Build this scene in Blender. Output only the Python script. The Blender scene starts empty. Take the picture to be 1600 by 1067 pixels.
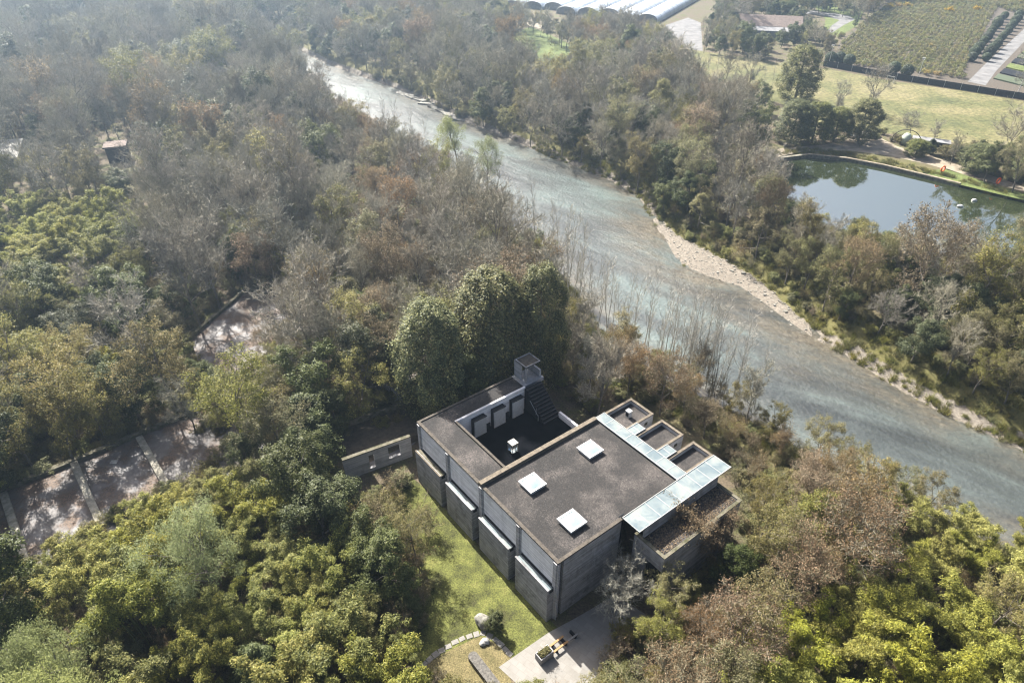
import bpy, math, random
import numpy as np

R = math.radians
sc = bpy.context.scene
COL = sc.collection

# ------------------------------------------------------------------ camera
CAM_H = 60.0
FPX = 1067.0
PITCH = R(35.0)
cam_d = bpy.data.cameras.new("camera")
cam = bpy.data.objects.new("camera", cam_d)
COL.objects.link(cam)
cam.location = (0, 0, CAM_H)
cam.rotation_euler = (R(90) - PITCH, 0, 0)
cam_d.sensor_width = 36.0
cam_d.lens = 36.0 * FPX / 1600.0
cam_d.clip_start = 0.5
cam_d.clip_end = 6000
sc.camera = cam

# ------------------------------------------------------------------ sky, sun, exposure
SUN_AZ = -33.0      # degrees from +Y towards +X
SUN_EL = 42.0
world = bpy.data.worlds.new("World")
sc.world = world
world.use_nodes = True
wn = world.node_tree
bg = wn.nodes["Background"]
sky = wn.nodes.new("ShaderNodeTexSky")
sky.sky_type = 'NISHITA'
sky.sun_disc = False
sky.sun_elevation = R(SUN_EL)
sky.sun_rotation = R(SUN_AZ)
sky.dust_density = 6.0
sky.air_density = 1.0
wn.links.new(sky.outputs[0], bg.inputs[0])
bg.inputs[1].default_value = 0.062
sun_d = bpy.data.lights.new("sun", 'SUN')
sun_d.energy = 5.0
sun_d.angle = R(0.6)
sun_d.color = (1.0, 0.965, 0.895)
sun = bpy.data.objects.new("sun", sun_d)
COL.objects.link(sun)
sun.rotation_euler = (R(90 - SUN_EL), 0, R(180 - SUN_AZ) )
sun.location = (-60, 120, 120)
HAZE_D = 0.0004
sc.view_settings.view_transform = 'Standard'
sc.view_settings.look = 'None'
sc.view_settings.exposure = 2.0
sc.view_settings.gamma = 1.0
sc.view_settings.use_curve_mapping = False
sc.render.engine = 'CYCLES'
cy = sc.cycles
cy.max_bounces = 5
cy.diffuse_bounces = 2
cy.glossy_bounces = 2
cy.transmission_bounces = 3
cy.volume_bounces = 0
cy.caustics_reflective = False
cy.caustics_refractive = False
cy.use_denoising = True
cy.filter_width = 1.2
cy.sample_clamp_indirect = 4.0


# ------------------------------------------------------------------ measuring helpers
def at(u, v, z=0.0):
    """the point of height z that the photograph shows at (u, v) of 1600 x 1067"""
    dx = (u - 800.0) / FPX
    dy = (533.5 - v) / FPX
    cp, sp = math.cos(PITCH), math.sin(PITCH)
    d = (dx, cp + dy * sp, -sp + dy * cp)
    t = (z - CAM_H) / d[2]
    return np.array((d[0] * t, d[1] * t, z))


def px(x, y, z):
    cp, sp = math.cos(PITCH), math.sin(PITCH)
    zz = z - CAM_H
    f = y * cp - zz * sp
    up = y * sp + zz * cp
    f = max(f, 0.01)
    return 800 + FPX * x / f, 533.5 - FPX * up / f, f


def poly(pts, z=0.0):
    return np.array([at(u, v, z)[:2] for u, v in pts])


def inside(p, q):
    x, y = p
    r = False
    n = len(q)
    j = n - 1
    for i in range(n):
        xi, yi = q[i][0], q[i][1]
        xj, yj = q[j][0], q[j][1]
        if (yi > y) != (yj > y) and x < (xj - xi) * (y - yi) / (yj - yi) + xi:
            r = not r
        j = i
    return r


def sdist(X, Y, q):
    """signed distance (negative inside) of arrays of points to a polygon"""
    d = np.full(X.shape, 1e18)
    ins = np.zeros(X.shape, bool)
    n = len(q)
    for i in range(n):
        a = q[i]
        b = q[(i + 1) % n]
        e = b - a
        wx = X - a[0]
        wy = Y - a[1]
        t = np.clip((wx * e[0] + wy * e[1]) / max(e.dot(e), 1e-9), 0, 1)
        d = np.minimum(d, (wx - e[0] * t) ** 2 + (wy - e[1] * t) ** 2)
        c = ((a[1] > Y) != (b[1] > Y))
        if abs(b[1] - a[1]) > 1e-9:
            ins ^= c & (X < (b[0] - a[0]) * (Y - a[1]) / (b[1] - a[1]) + a[0])
    d = np.sqrt(d)
    return np.where(ins, -d, d)


def sstep(a, b, x):
    t = np.clip((x - a) / (b - a), 0, 1)
    return t * t * (3 - 2 * t)


# ------------------------------------------------------------------ object helpers
def tag(o, label=None, cat=None, group=None, kind=None):
    if label:
        o["label"] = label
    if cat:
        o["category"] = cat
    if group:
        o["group"] = group
    if kind:
        o["kind"] = kind
    return o


def empty(name, loc=(0, 0, 0), rz=0.0, label=None, cat=None, group=None):
    o = bpy.data.objects.new(name, None)
    COL.objects.link(o)
    o.empty_display_size = 0.3
    o.location = loc
    o.rotation_euler = (0, 0, rz)
    return tag(o, label, cat, group)


def unit(v):
    return v / max(np.linalg.norm(v), 1e-9)


class Soup:
    """quads gathered into one mesh"""

    def __init__(self):
        self.q = []
        self.smooth = []

    def add(self, arr, smooth=False):
        arr = np.asarray(arr, float).reshape(-1, 4, 3)
        if len(arr):
            self.q.append(arr)
            self.smooth.append(np.full(len(arr), smooth))

    def mesh(self, name, mat):
        a = np.concatenate(self.q) if self.q else np.zeros((0, 4, 3))
        n = len(a)
        me = bpy.data.meshes.new(name)
        me.vertices.add(n * 4)
        me.vertices.foreach_set("co", a.reshape(-1))
        me.loops.add(n * 4)
        me.loops.foreach_set("vertex_index", np.arange(n * 4, dtype=np.int32))
        me.polygons.add(n)
        me.polygons.foreach_set("loop_start", np.arange(0, n * 4, 4, dtype=np.int32))
        me.update(calc_edges=True)
        if mat:
            me.materials.append(mat)
        return me

    # ---- solids
    def box(self, x0, x1, y0, y1, z0, z1):
        v = np.array([(x, y, z) for z in (z0, z1) for y in (y0, y1) for x in (x0, x1)], float)
        f = [(0, 2, 3, 1), (4, 5, 7, 6), (0, 1, 5, 4), (2, 6, 7, 3), (0, 4, 6, 2), (1, 3, 7, 5)]
        self.add([v[list(i)] for i in f])
        return self

    def prism(self, base, z0, z1):
        """extruded convex quad/polygon (list of xy); caps as quad fans"""
        b = [np.array(p[:2], float) for p in base]
        area = sum(b[i - 1][0] * b[i][1] - b[i][0] * b[i - 1][1] for i in range(len(b)))
        if area < 0:
            b = b[::-1]
        n = len(b)
        q = []
        for i in range(n):
            p, r = b[i], b[(i + 1) % n]
            q.append([(*p, z0), (*r, z0), (*r, z1), (*p, z1)])
        c = sum(b) / n
        if n == 4:
            q.append([(*p, z1) for p in b])
            q.append([(*p, z0) for p in b[::-1]])
        else:
            for i in range(n):
                p, r = b[i], b[(i + 1) % n]
                m = (p + r) / 2
                q.append([(*c, z1), (*p, z1), (*m, z1), (*r, z1)])
                q.append([(*c, z0), (*r, z0), (*m, z0), (*p, z0)])
        self.add(q)
        return self

    def tubes(self, P0, P1, R0, R1, k=6, smooth=True):
        P0 = np.asarray(P0, float).reshape(-1, 3)
        P1 = np.asarray(P1, float).reshape(-1, 3)
        R0 = np.asarray(R0, float).reshape(-1)
        R1 = np.asarray(R1, float).reshape(-1)
        if not len(P0):
            return self
        d = P1 - P0
        d /= np.maximum(np.linalg.norm(d, axis=1, keepdims=True), 1e-9)
        ref = np.where(np.abs(d[:, 2:3]) < 0.95, np.array([[0, 0, 1.0]]), np.array([[1.0, 0, 0]]))
        u = np.cross(d, ref)
        u /= np.maximum(np.linalg.norm(u, axis=1, keepdims=True), 1e-9)
        v = np.cross(d, u)
        qs = []
        for i in range(k):
            a0, a1 = 2 * math.pi * i / k, 2 * math.pi * (i + 1) / k
            w0 = u * math.cos(a0) + v * math.sin(a0)
            w1 = u * math.cos(a1) + v * math.sin(a1)
            qs.append(np.stack([P0 + w0 * R0[:, None], P0 + w1 * R0[:, None], P1 + w1 * R1[:, None], P1 + w0 * R1[:, None]], 1))
        self.add(np.concatenate(qs), smooth)
        return self

    def leaves(self, rng, C, N, L, W, droop=0.0):
        """rhombic leaves at centres C facing N"""
        n = len(C)
        if not n:
            return self
        N = N / np.maximum(np.linalg.norm(N, axis=1, keepdims=True), 1e-9)
        t = rng.normal(size=(n, 3))
        t[:, 2] -= droop
        t -= N * (t * N).sum(1, keepdims=True)
        t /= np.maximum(np.linalg.norm(t, axis=1, keepdims=True), 1e-9)
        s = np.cross(N, t)
        k = rng.uniform(0.7, 1.3, (n, 1))
        a = t * (L * k / 2)
        b = s * (W * k / 2)
        self.add(np.stack([C - a, C + b - a * 0.1, C + a, C - b - a * 0.1], 1))
        return self


def obj(name, soup, mat, parent=None, loc=None, bevel=0.0):
    me = soup.mesh(name, mat) if isinstance(soup, Soup) else soup
    if mat and not len(me.materials):
        me.materials.append(mat)
    if bevel:
        import bmesh
        bm = bmesh.new()
        bm.from_mesh(me)
        bmesh.ops.remove_doubles(bm, verts=bm.verts, dist=0.0005)
        bmesh.ops.bevel(bm, geom=bm.edges[:], offset=bevel, segments=2, affect='EDGES')
        bm.to_mesh(me)
        bm.free()
        me.polygons.foreach_set('use_smooth', np.zeros(len(me.polygons), bool))
    o = bpy.data.objects.new(name, me)
    COL.objects.link(o)
    if parent:
        o.parent = parent
    if loc is not None:
        o.location = loc
    return o


def sheet(name, pts, mat, z=0.0, parent=None):
    """flat polygon sheet, one n-gon"""
    me = bpy.data.meshes.new(name)
    p = [np.array(q[:2], float) for q in pts]
    area = sum(p[i - 1][0] * p[i][1] - p[i][0] * p[i - 1][1] for i in range(len(p)))
    if area < 0:
        p = p[::-1]
    me.from_pydata([(q[0], q[1], z) for q in p], [], [list(range(len(p)))])
    if mat:
        me.materials.append(mat)
    return obj(name, me, mat, parent)


# ------------------------------------------------------------------ materials
def new_mat(name):
    m = bpy.data.materials.new(name)
    m.use_nodes = True
    nt = m.node_tree
    b = nt.nodes["Principled BSDF"]
    return m, nt, b


def ramp(nt, fac, stops):
    r = nt.nodes.new("ShaderNodeValToRGB")
    e = r.color_ramp.elements
    while len(e) < len(stops):
        e.new(0.5)
    for i, (p, c) in enumerate(stops):
        e[i].position = p
        e[i].color = (*c, 1) if len(c) == 3 else c
    nt.links.new(fac, r.inputs[0])
    return r.outputs[0]


def tex(nt, scale, detail=4, rough=0.6, coord='Object', stretch=None, kind='noise', dist=0.0):
    tc = nt.nodes.new("ShaderNodeTexCoord")
    out = tc.outputs[coord]
    if stretch:
        mp = nt.nodes.new("ShaderNodeMapping")
        mp.inputs['Scale'].default_value = stretch
        nt.links.new(out, mp.inputs[0])
        out = mp.outputs[0]
    if kind == 'noise':
        n = nt.nodes.new("ShaderNodeTexNoise")
        n.inputs['Detail'].default_value = detail
        n.inputs['Roughness'].default_value = rough
        n.inputs['Distortion'].default_value = dist
        o = n.outputs['Fac']
    else:
        n = nt.nodes.new("ShaderNodeTexVoronoi")
        o = n.outputs['Color'] if kind == 'cells' else n.outputs['Distance']
    n.inputs['Scale'].default_value = scale
    nt.links.new(out, n.inputs['Vector'])
    return o


def mix(nt, a, b, fac, mode='MIX'):
    m = nt.nodes.new("ShaderNodeMix")
    m.data_type = 'RGBA'
    m.blend_type = mode
    for s, x in ((m.inputs[6], a), (m.inputs[7], b), (m.inputs[0], fac)):
        if isinstance(x, (tuple, list)):
            s.default_value = (*x, 1) if len(x) == 3 else x
        elif isinstance(x, (int, float)):
            s.default_value = x
        else:
            nt.links.new(x, s)
    return m.outputs[2]


def bump(nt, b, h, strength=0.3, dist=0.05):
    n = nt.nodes.new("ShaderNodeBump")
    n.inputs['Strength'].default_value = strength
    n.inputs['Distance'].default_value = dist
    nt.links.new(h, n.inputs['Height'])
    nt.links.new(n.outputs[0], b.inputs['Normal'])


def simple(name, c1, c2, scale=3.0, rough=0.85, bs=0.0, stretch=None, spec=0.3, lo=0.35, hi=0.65, c3=None, metal=0.0):
    m, nt, b = new_mat(name)
    f = tex(nt, scale, 6, 0.65, stretch=stretch)
    st = [(lo, c1), (hi, c2)] if c3 is None else [(lo, c1), ((lo + hi) / 2, c2), (hi, c3)]
    nt.links.new(ramp(nt, f, st), b.inputs['Base Color'])
    b.inputs['Roughness'].default_value = rough
    b.inputs['Specular IOR Level'].default_value = spec
    b.inputs['Metallic'].default_value = metal
    if bs:
        bump(nt, b, f, bs, 0.05)
    return m


def leaf_mat(name, cols, trans=0.35, hue=0.02, val=0.25, rough=0.5, sat=0.2):
    """every leaf its own shade, every plant its own tint; light comes through"""
    m, nt, b = new_mat(name)
    g = nt.nodes.new("ShaderNodeNewGeometry")
    n = len(cols)
    c = ramp(nt, g.outputs['Random Per Island'], [(i / max(n - 1, 1), k) for i, k in enumerate(cols)])
    oi = nt.nodes.new("ShaderNodeObjectInfo")
    hs = nt.nodes.new("ShaderNodeHueSaturation")
    def rng_map(src, a, bb):
        mr = nt.nodes.new("ShaderNodeMapRange")
        mr.inputs[3].default_value = a
        mr.inputs[4].default_value = bb
        nt.links.new(src, mr.inputs[0])
        return mr.outputs[0]
    def scram(k):
        a = nt.nodes.new("ShaderNodeMath")
        a.operation = 'MULTIPLY'
        a.inputs[1].default_value = k
        nt.links.new(oi.outputs['Random'], a.inputs[0])
        f = nt.nodes.new("ShaderNodeMath")
        f.operation = 'FRACT'
        nt.links.new(a.outputs[0], f.inputs[0])
        return f.outputs[0]
    nt.links.new(rng_map(oi.outputs['Random'], 0.5 - hue, 0.5 + hue), hs.inputs['Hue'])
    nt.links.new(rng_map(scram(17.3), 1 - sat, 1 + sat), hs.inputs['Saturation'])
    nt.links.new(rng_map(scram(53.7), 1 - val, 1 + val), hs.inputs['Value'])
    nt.links.new(c, hs.inputs['Color'])
    nt.links.new(hs.outputs[0], b.inputs['Base Color'])
    b.inputs['Roughness'].default_value = rough
    b.inputs['Specular IOR Level'].default_value = 0.15
    if trans:
        t = nt.nodes.new("ShaderNodeBsdfTranslucent")
        nt.links.new(hs.outputs[0], t.inputs[0])
        mx = nt.nodes.new("ShaderNodeMixShader")
        mx.inputs[0].default_value = trans
        nt.links.new(b.outputs[0], mx.inputs[1])
        nt.links.new(t.outputs[0], mx.inputs[2])
        nt.links.new(mx.outputs[0], nt.nodes["Material Output"].inputs[0])
    return m


M = {}
M['bark'] = simple('bark', (0.085, 0.072, 0.058), (0.21, 0.185, 0.155), 6, 0.95)
M['palebark'] = simple('pale_bark', (0.30, 0.28, 0.24), (0.54, 0.51, 0.45), 6, 0.9)
M['paletwig'] = leaf_mat('pale_twig', [(0.28, 0.262, 0.22), (0.50, 0.47, 0.41)], 0.0, 0.01, 0.15, 0.8)
M['twig'] = leaf_mat('twig', [(0.17, 0.155, 0.12), (0.36, 0.335, 0.265)], 0.0, 0.015, 0.25, 0.8)
M['twig_olive'] = leaf_mat('twig_olive', [(0.13, 0.115, 0.075), (0.24, 0.205, 0.135)], 0.0, 0.015, 0.2, 0.8)
M['olive'] = leaf_mat('olive_leaf', [(0.10, 0.10, 0.038), (0.18, 0.17, 0.065), (0.27, 0.23, 0.10)], 0.45, 0.02, 0.28)
M['brown'] = leaf_mat('brown_leaf', [(0.11, 0.08, 0.045), (0.20, 0.145, 0.08), (0.33, 0.235, 0.14)], 0.4, 0.015, 0.22)
M['dark'] = leaf_mat('dark_leaf', [(0.045, 0.056, 0.020), (0.078, 0.092, 0.032), (0.135, 0.145, 0.055)], 0.38, 0.012, 0.25)
M['con'] = leaf_mat('dense_leaf', [(0.038, 0.048, 0.018), (0.09, 0.10, 0.033), (0.26, 0.25, 0.085)], 0.3, 0.012, 0.12)  # gold tone paints sunlit tops, scattered at random over the leaves
M['bamboo'] = leaf_mat('bamboo_leaf', [(0.092, 0.106, 0.03), (0.195, 0.20, 0.055), (0.37, 0.345, 0.10)], 0.5, 0.012, 0.2, 0.5, 0.12)
M['bamboo_y'] = leaf_mat('yellow_bamboo_leaf', [(0.115, 0.122, 0.028), (0.235, 0.235, 0.052), (0.42, 0.395, 0.09)], 0.5, 0.01, 0.2, 0.5, 0.12)
M['willow'] = leaf_mat('willow_leaf', [(0.16, 0.18, 0.08), (0.24, 0.26, 0.115)], 0.5, 0.01, 0.15)
M['scrub'] = leaf_mat('scrub_leaf', [(0.09, 0.095, 0.036), (0.17, 0.165, 0.06), (0.22, 0.19, 0.09)], 0.4, 0.03, 0.3)
M['topi'] = leaf_mat('clipped_leaf', [(0.05, 0.065, 0.035), (0.085, 0.10, 0.055)], 0.25, 0.02, 0.2)
M['yellow'] = leaf_mat('yellow_leaf', [(0.25, 0.19, 0.03), (0.40, 0.28, 0.04)], 0.4, 0.01, 0.15)
M['culm'] = simple('culm', (0.10, 0.12, 0.04), (0.18, 0.19, 0.07), 4, 0.6)
M['stone'] = simple('stone', (0.10, 0.095, 0.082), (0.21, 0.20, 0.175), 2.5, 0.9, 0.4)
M['pale_stone'] = simple('pale_stone', (0.23, 0.22, 0.20), (0.40, 0.385, 0.355), 3, 0.9, 0.4)
M['white'] = simple('white_paint', (0.34, 0.34, 0.33), (0.42, 0.42, 0.41), 3, 0.5)
M['metal'] = simple('grey_metal', (0.38, 0.39, 0.40), (0.50, 0.51, 0.52), 5, 0.45, metal=0.6)
M['black'] = simple('dark_mesh', (0.012, 0.013, 0.015), (0.035, 0.036, 0.04), 2, 0.7)
M['orange'] = simple('orange_plastic', (0.75, 0.12, 0.03), (0.85, 0.17, 0.05), 3, 0.5)
M['wood'] = simple('bench_wood', (0.20, 0.115, 0.045), (0.33, 0.20, 0.085), 8, 0.6, stretch=(1, 12, 12))
M['oldwood'] = simple('grey_wood', (0.13, 0.125, 0.12), (0.21, 0.20, 0.19), 8, 0.8, stretch=(1, 12, 12))
M['plastic'] = simple('tunnel_plastic', (0.30, 0.33, 0.37), (0.50, 0.53, 0.56), 0.12, 0.35, spec=0.5)
M['brownroof'] = simple('brown_roof', (0.085, 0.065, 0.055), (0.17, 0.13, 0.11), 1.5, 0.9, 0.3)
M['greyroof'] = simple('grey_roof', (0.13, 0.128, 0.13), (0.22, 0.215, 0.215), 0.8, 0.8)
M['hutwall'] = simple('hut_wall', (0.035, 0.03, 0.028), (0.075, 0.065, 0.06), 3, 0.9)
M['soil'] = simple('soil', (0.045, 0.037, 0.028), (0.085, 0.068, 0.05), 2, 0.95, 0.3)
M['dirt'] = simple('dirt', (0.14, 0.115, 0.082), (0.27, 0.23, 0.175), 0.5, 0.95, 0.2)
M['road'] = simple('pale_road', (0.085, 0.083, 0.083), (0.165, 0.16, 0.157), 0.3, 0.9)


def concrete(name, dark, light, streak=0.7, board=True, stain=(0.05, 0.045, 0.042)):
    m, nt, b = new_mat(name)
    f = tex(nt, 0.9, 8, 0.7)
    base = ramp(nt, f, [(0.3, dark), (0.7, light)])
    g = tex(nt, 1.0, 6, 0.75, stretch=(0.8, 0.8, 0.55))
    hb = tex(nt, 1.0, 3, 0.6, stretch=(0.12, 0.12, 5.0))
    base = mix(nt, base, ramp(nt, hb, [(0.35, (0.32, 0.32, 0.32)), (0.65, (0.68, 0.68, 0.68))]), 0.8, 'OVERLAY')
    base = mix(nt, base, stain, ramp(nt, g, [(0.50, (0, 0, 0)), (0.72, (streak, streak, streak))]))
    nt.links.new(base, b.inputs['Base Color'])
    b.inputs['Roughness'].default_value = 0.88
    if board:
        h = tex(nt, 1.0, 2, 0.5, stretch=(0.15, 0.15, 7.0))
        bump(nt, b, h, 0.5, 0.04)
    return m


M['conc'] = concrete('board_concrete', (0.23, 0.225, 0.23), (0.34, 0.335, 0.335), 0.35)
M['conc_dark'] = concrete('stained_concrete', (0.16, 0.157, 0.162), (0.29, 0.285, 0.287), 0.8)
M['conc_pale'] = concrete('pale_concrete', (0.50, 0.495, 0.50), (0.66, 0.65, 0.65), 0.3)
M['trim'] = simple('parapet_trim', (0.04, 0.034, 0.027), (0.085, 0.072, 0.058), 3, 0.9, 0.3)
M['trim_pale'] = simple('weathered_cap', (0.075, 0.062, 0.047), (0.15, 0.124, 0.092), 2.5, 0.9, 0.3)
M['darkmetal'] = simple('dark_metal', (0.006, 0.0065, 0.008), (0.016, 0.017, 0.02), 4, 0.6, spec=0.12)
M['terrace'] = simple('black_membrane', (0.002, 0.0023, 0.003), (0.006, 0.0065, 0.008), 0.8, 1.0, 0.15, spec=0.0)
M['mosstrim'] = simple('mossy_kerb', (0.045, 0.045, 0.02), (0.135, 0.12, 0.092), 1.6, 0.95, 0.4)


M['palekerb'] = simple('pale_kerb', (0.17, 0.155, 0.12), (0.34, 0.315, 0.26), 1.6, 0.95, 0.4)


def gravel_roof():
    m, nt, b = new_mat('gravel_roof')
    a = tex(nt, 9.0, 3, 0.7)
    c = tex(nt, 0.28, 5, 0.6)
    v = tex(nt, 7.0, kind='cells')
    base = ramp(nt, a, [(0.3, (0.007, 0.0063, 0.006)), (0.6, (0.020, 0.0175, 0.0163)), (0.8, (0.058, 0.050, 0.046))])
    pale = ramp(nt, a, [(0.3, (0.022, 0.0185, 0.0165)), (0.65, (0.12, 0.103, 0.093))])
    base = mix(nt, base, pale, ramp(nt, c, [(0.46, (0, 0, 0)), (0.70, (0.75, 0.75, 0.75))]))
    bw = nt.nodes.new('ShaderNodeRGBToBW')
    nt.links.new(v, bw.inputs[0])
    base = mix(nt, base, bw.outputs[0], 0.5, 'SOFT_LIGHT')
    nt.links.new(base, b.inputs['Base Color'])
    b.inputs['Roughness'].default_value = 0.95
    bump(nt, b, a, 0.6, 0.03)
    return m


M['gravelroof'] = gravel_roof()


def glass_mat():
    m, nt, b = new_mat('frosted_glass')
    f = tex(nt, 0.55, 4, 0.6, dist=0.6)
    g = tex(nt, 3.0, 6, 0.7)
    base = ramp(nt, f, [(0.35, (0.09, 0.118, 0.132)), (0.52, (0.145, 0.17, 0.174)), (0.68, (0.19, 0.20, 0.183))])
    base = mix(nt, base, (0.10, 0.11, 0.09), ramp(nt, g, [(0.52, (0, 0, 0)), (0.75, (0.45, 0.45, 0.45))]))
    nt.links.new(base, b.inputs['Base Color'])
    b.inputs['Roughness'].default_value = 0.6
    b.inputs['Specular IOR Level'].default_value = 0.2
    return m


M['glass'] = glass_mat()
M['glass_sky'] = simple('skylight_glass', (0.15, 0.20, 0.21), (0.20, 0.25, 0.25), 1.2, 0.55, spec=0.2)
m_, nt_, b_ = new_mat('clear_glass')
b_.inputs['Base Color'].default_value = (0.75, 0.85, 0.85, 1)
b_.inputs['Transmission Weight'].default_value = 0.75
b_.inputs['Roughness'].default_value = 0.05
b_.inputs['IOR'].default_value = 1.3
M['clear'] = m_
M['window'] = simple('dark_window', (0.012, 0.014, 0.016), (0.03, 0.033, 0.036), 1.0, 0.12, spec=0.5)


def grass_mat(name, stops, scale=0.35, fine=14.0, bumps=0.5):
    m, nt, b = new_mat(name)
    f = tex(nt, scale, 6, 0.65)
    g = tex(nt, fine, 3, 0.8)
    base = ramp(nt, f, stops)
    base = mix(nt, base, ramp(nt, g, [(0.3, (0.15, 0.15, 0.15)), (0.7, (0.85, 0.85, 0.85))]), 0.9, 'OVERLAY')
    nt.links.new(base, b.inputs['Base Color'])
    b.inputs['Roughness'].default_value = 0.95
    b.inputs['Specular IOR Level'].default_value = 0.15
    bump(nt, b, g, bumps, 0.08)
    return m


M['lawn'] = grass_mat('lawn_grass', [(0.3, (0.032, 0.030, 0.015)), (0.42, (0.052, 0.055, 0.018)), (0.56, (0.090, 0.096, 0.027)), (0.75, (0.14, 0.132, 0.045))], 0.5, 6.0)
M['drygrass'] = grass_mat('dry_grass', [(0.3, (0.07, 0.062, 0.028)), (0.5, (0.115, 0.096, 0.046)), (0.7, (0.16, 0.13, 0.065))], 0.9, 8.0)
M['meadow'] = grass_mat('meadow_grass', [(0.30, (0.055, 0.062, 0.028)), (0.44, (0.085, 0.086, 0.036)), (0.56, (0.125, 0.113, 0.054)), (0.72, (0.155, 0.136, 0.075))], 0.055, 0.9)
M['greengrass'] = grass_mat('green_grass', [(0.3, (0.055, 0.075, 0.024)), (0.6, (0.10, 0.12, 0.038))], 0.15, 2.5)
M['tuft'] = leaf_mat('grass_tuft', [(0.10, 0.105, 0.03), (0.16, 0.16, 0.05), (0.21, 0.18, 0.08)], 0.3, 0.02, 0.25)


def paving():
    m, nt, b = new_mat('paving')
    br = nt.nodes.new("ShaderNodeTexBrick")
    tc = nt.nodes.new("ShaderNodeTexCoord")
    mp = nt.nodes.new("ShaderNodeMapping")
    mp.inputs['Rotation'].default_value = (0, 0, R(38))
    nt.links.new(tc.outputs['Object'], mp.inputs[0])
    nt.links.new(mp.outputs[0], br.inputs['Vector'])
    br.inputs['Scale'].default_value = 1.0
    br.inputs['Brick Width'].default_value = 0.9
    br.inputs['Row Height'].default_value = 0.6
    br.inputs['Mortar Size'].default_value = 0.012
    br.inputs['Color1'].default_value = (0.165, 0.156, 0.142, 1)
    br.inputs['Color2'].default_value = (0.195, 0.184, 0.168, 1)
    br.inputs['Mortar'].default_value = (0.14, 0.125, 0.105, 1)
    f = tex(nt, 0.8, 7, 0.7)
    c = mix(nt, br.outputs[0], (0.12, 0.108, 0.09), ramp(nt, f, [(0.45, (0, 0, 0)), (0.75, (0.7, 0.7, 0.7))]))
    nt.links.new(c, b.inputs['Base Color'])
    b.inputs['Roughness'].default_value = 0.9
    return m


M['paving'] = paving()


def wet_slab():
    """old concrete floor: fallen leaves, damp film, pale patches painted in for glare"""
    m, nt, b = new_mat('damp_slab')
    f = tex(nt, 0.22, 7, 0.7, dist=0.8)
    g = tex(nt, 5.0, 4, 0.75)
    k = tex(nt, 0.30, 4, 0.6)
    base = ramp(nt, f, [(0.36, (0.065, 0.056, 0.050)), (0.5, (0.11, 0.099, 0.094)), (0.70, (0.19, 0.18, 0.178))])  # palest tone paints glare into the floor colour
    lit = ramp(nt, g, [(0.42, (0.05, 0.033, 0.022)), (0.6, (0.16, 0.10, 0.06))])
    base = mix(nt, base, lit, ramp(nt, k, [(0.46, (0, 0, 0)), (0.58, (0.8, 0.8, 0.8))]))
    base = mix(nt, base, (0.05, 0.035, 0.025), ramp(nt, g, [(0.58, (0, 0, 0)), (0.66, (0.7, 0.7, 0.7))]))
    nt.links.new(base, b.inputs['Base Color'])
    r = ramp(nt, k, [(0.35, (0.62, 0.62, 0.62)), (0.55, (0.85, 0.85, 0.85))])
    nt.links.new(r, b.inputs['Roughness'])
    return m


M['slab'] = wet_slab()

# ------------------------------------------------------------------ terrain
RIVER_Z, POND_Z = -2.5, -0.6
R_far = [(430, 62), (505, 100), (623, 142), (686, 172), (725, 192), (795, 220), (861, 248), (941, 278), (994, 308), (1022, 355), (1060, 414), (1101, 432),
         (1154, 449), (1195, 477), (1225, 500), (1270, 530), (1322, 560), (1397, 609), (1472, 650), (1600, 710), (1800, 800)]
R_near = [(1800, 960), (1600, 860), (1480, 815), (1380, 772), (1280, 712), (1180, 655), (1080, 612), (1000, 566), (940, 510), (900, 452), (850, 392), (790, 345), (740, 300),
          (640, 240), (540, 178), (490, 135), (462, 108), (405, 72)]
river_q = poly(R_far + R_near, RIVER_Z)
gravel_q = poly([(1020, 338), (1040, 380), (1060, 408), (1101, 432), (1154, 449), (1195, 477), (1225, 500), (1270, 530), (1300, 548), (1260, 508), (1206, 456), (1168, 428),
                 (1104, 393), (1057, 368)], RIVER_Z)
pond_q = poly([(1206, 262), (1208, 251), (1262, 245), (1323, 251), (1381, 262), (1448, 278), (1543, 304), (1600, 319), (1720, 352), (1720, 450), (1600, 428), (1480, 402), (1380, 378), (1290, 352),
               (1232, 312)], POND_Z)


def terrain_h(X, Y):
    dR = sdist(X, Y, river_q)
    dG = sdist(X, Y, gravel_q)
    dU = np.minimum(dR, dG)
    h = -2.6 * (1 - sstep(0.0, 7.0, dU))
    h = np.where(dU <= 0, -2.6, h)
    h -= 1.0 * sstep(0, 8, -dR) * (dR < 0)
    g = (dG < 0.0) & (dR > 0)
    h = np.where(g, -2.55 + 0.12 * np.minimum(dR, 4), h)
    dP = sdist(X, Y, pond_q)
    hp = -0.9 * (1 - sstep(0.0, 2.5, dP)) - 0.8 * sstep(0, 4, -dP)
    h = np.minimum(h, np.where(dP < 2.5, hp, 9))
    wob = 0.25 * np.sin(X * 0.21 + 1.3 * np.sin(Y * 0.13)) * np.sin(Y * 0.17 + X * 0.05) * sstep(8, 20, dU) * sstep(6, 14, dP)
    return h, dR, dG, dP, wob


bx = np.concatenate([[-1600, -900, -600, -450], np.arange(-330, -120, 6), np.arange(-120, 175, 1.1), np.arange(175, 420, 6), [520, 700, 1000, 1600]])
by = np.concatenate([[-500, -200, -60, 0], np.arange(15, 320, 1.1), np.arange(320, 480, 5), [540, 700, 1000, 1600]])
GX, GY = np.meshgrid(bx, by)
Hh, dR, dG, dP, wob = terrain_h(GX, GY)
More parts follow.
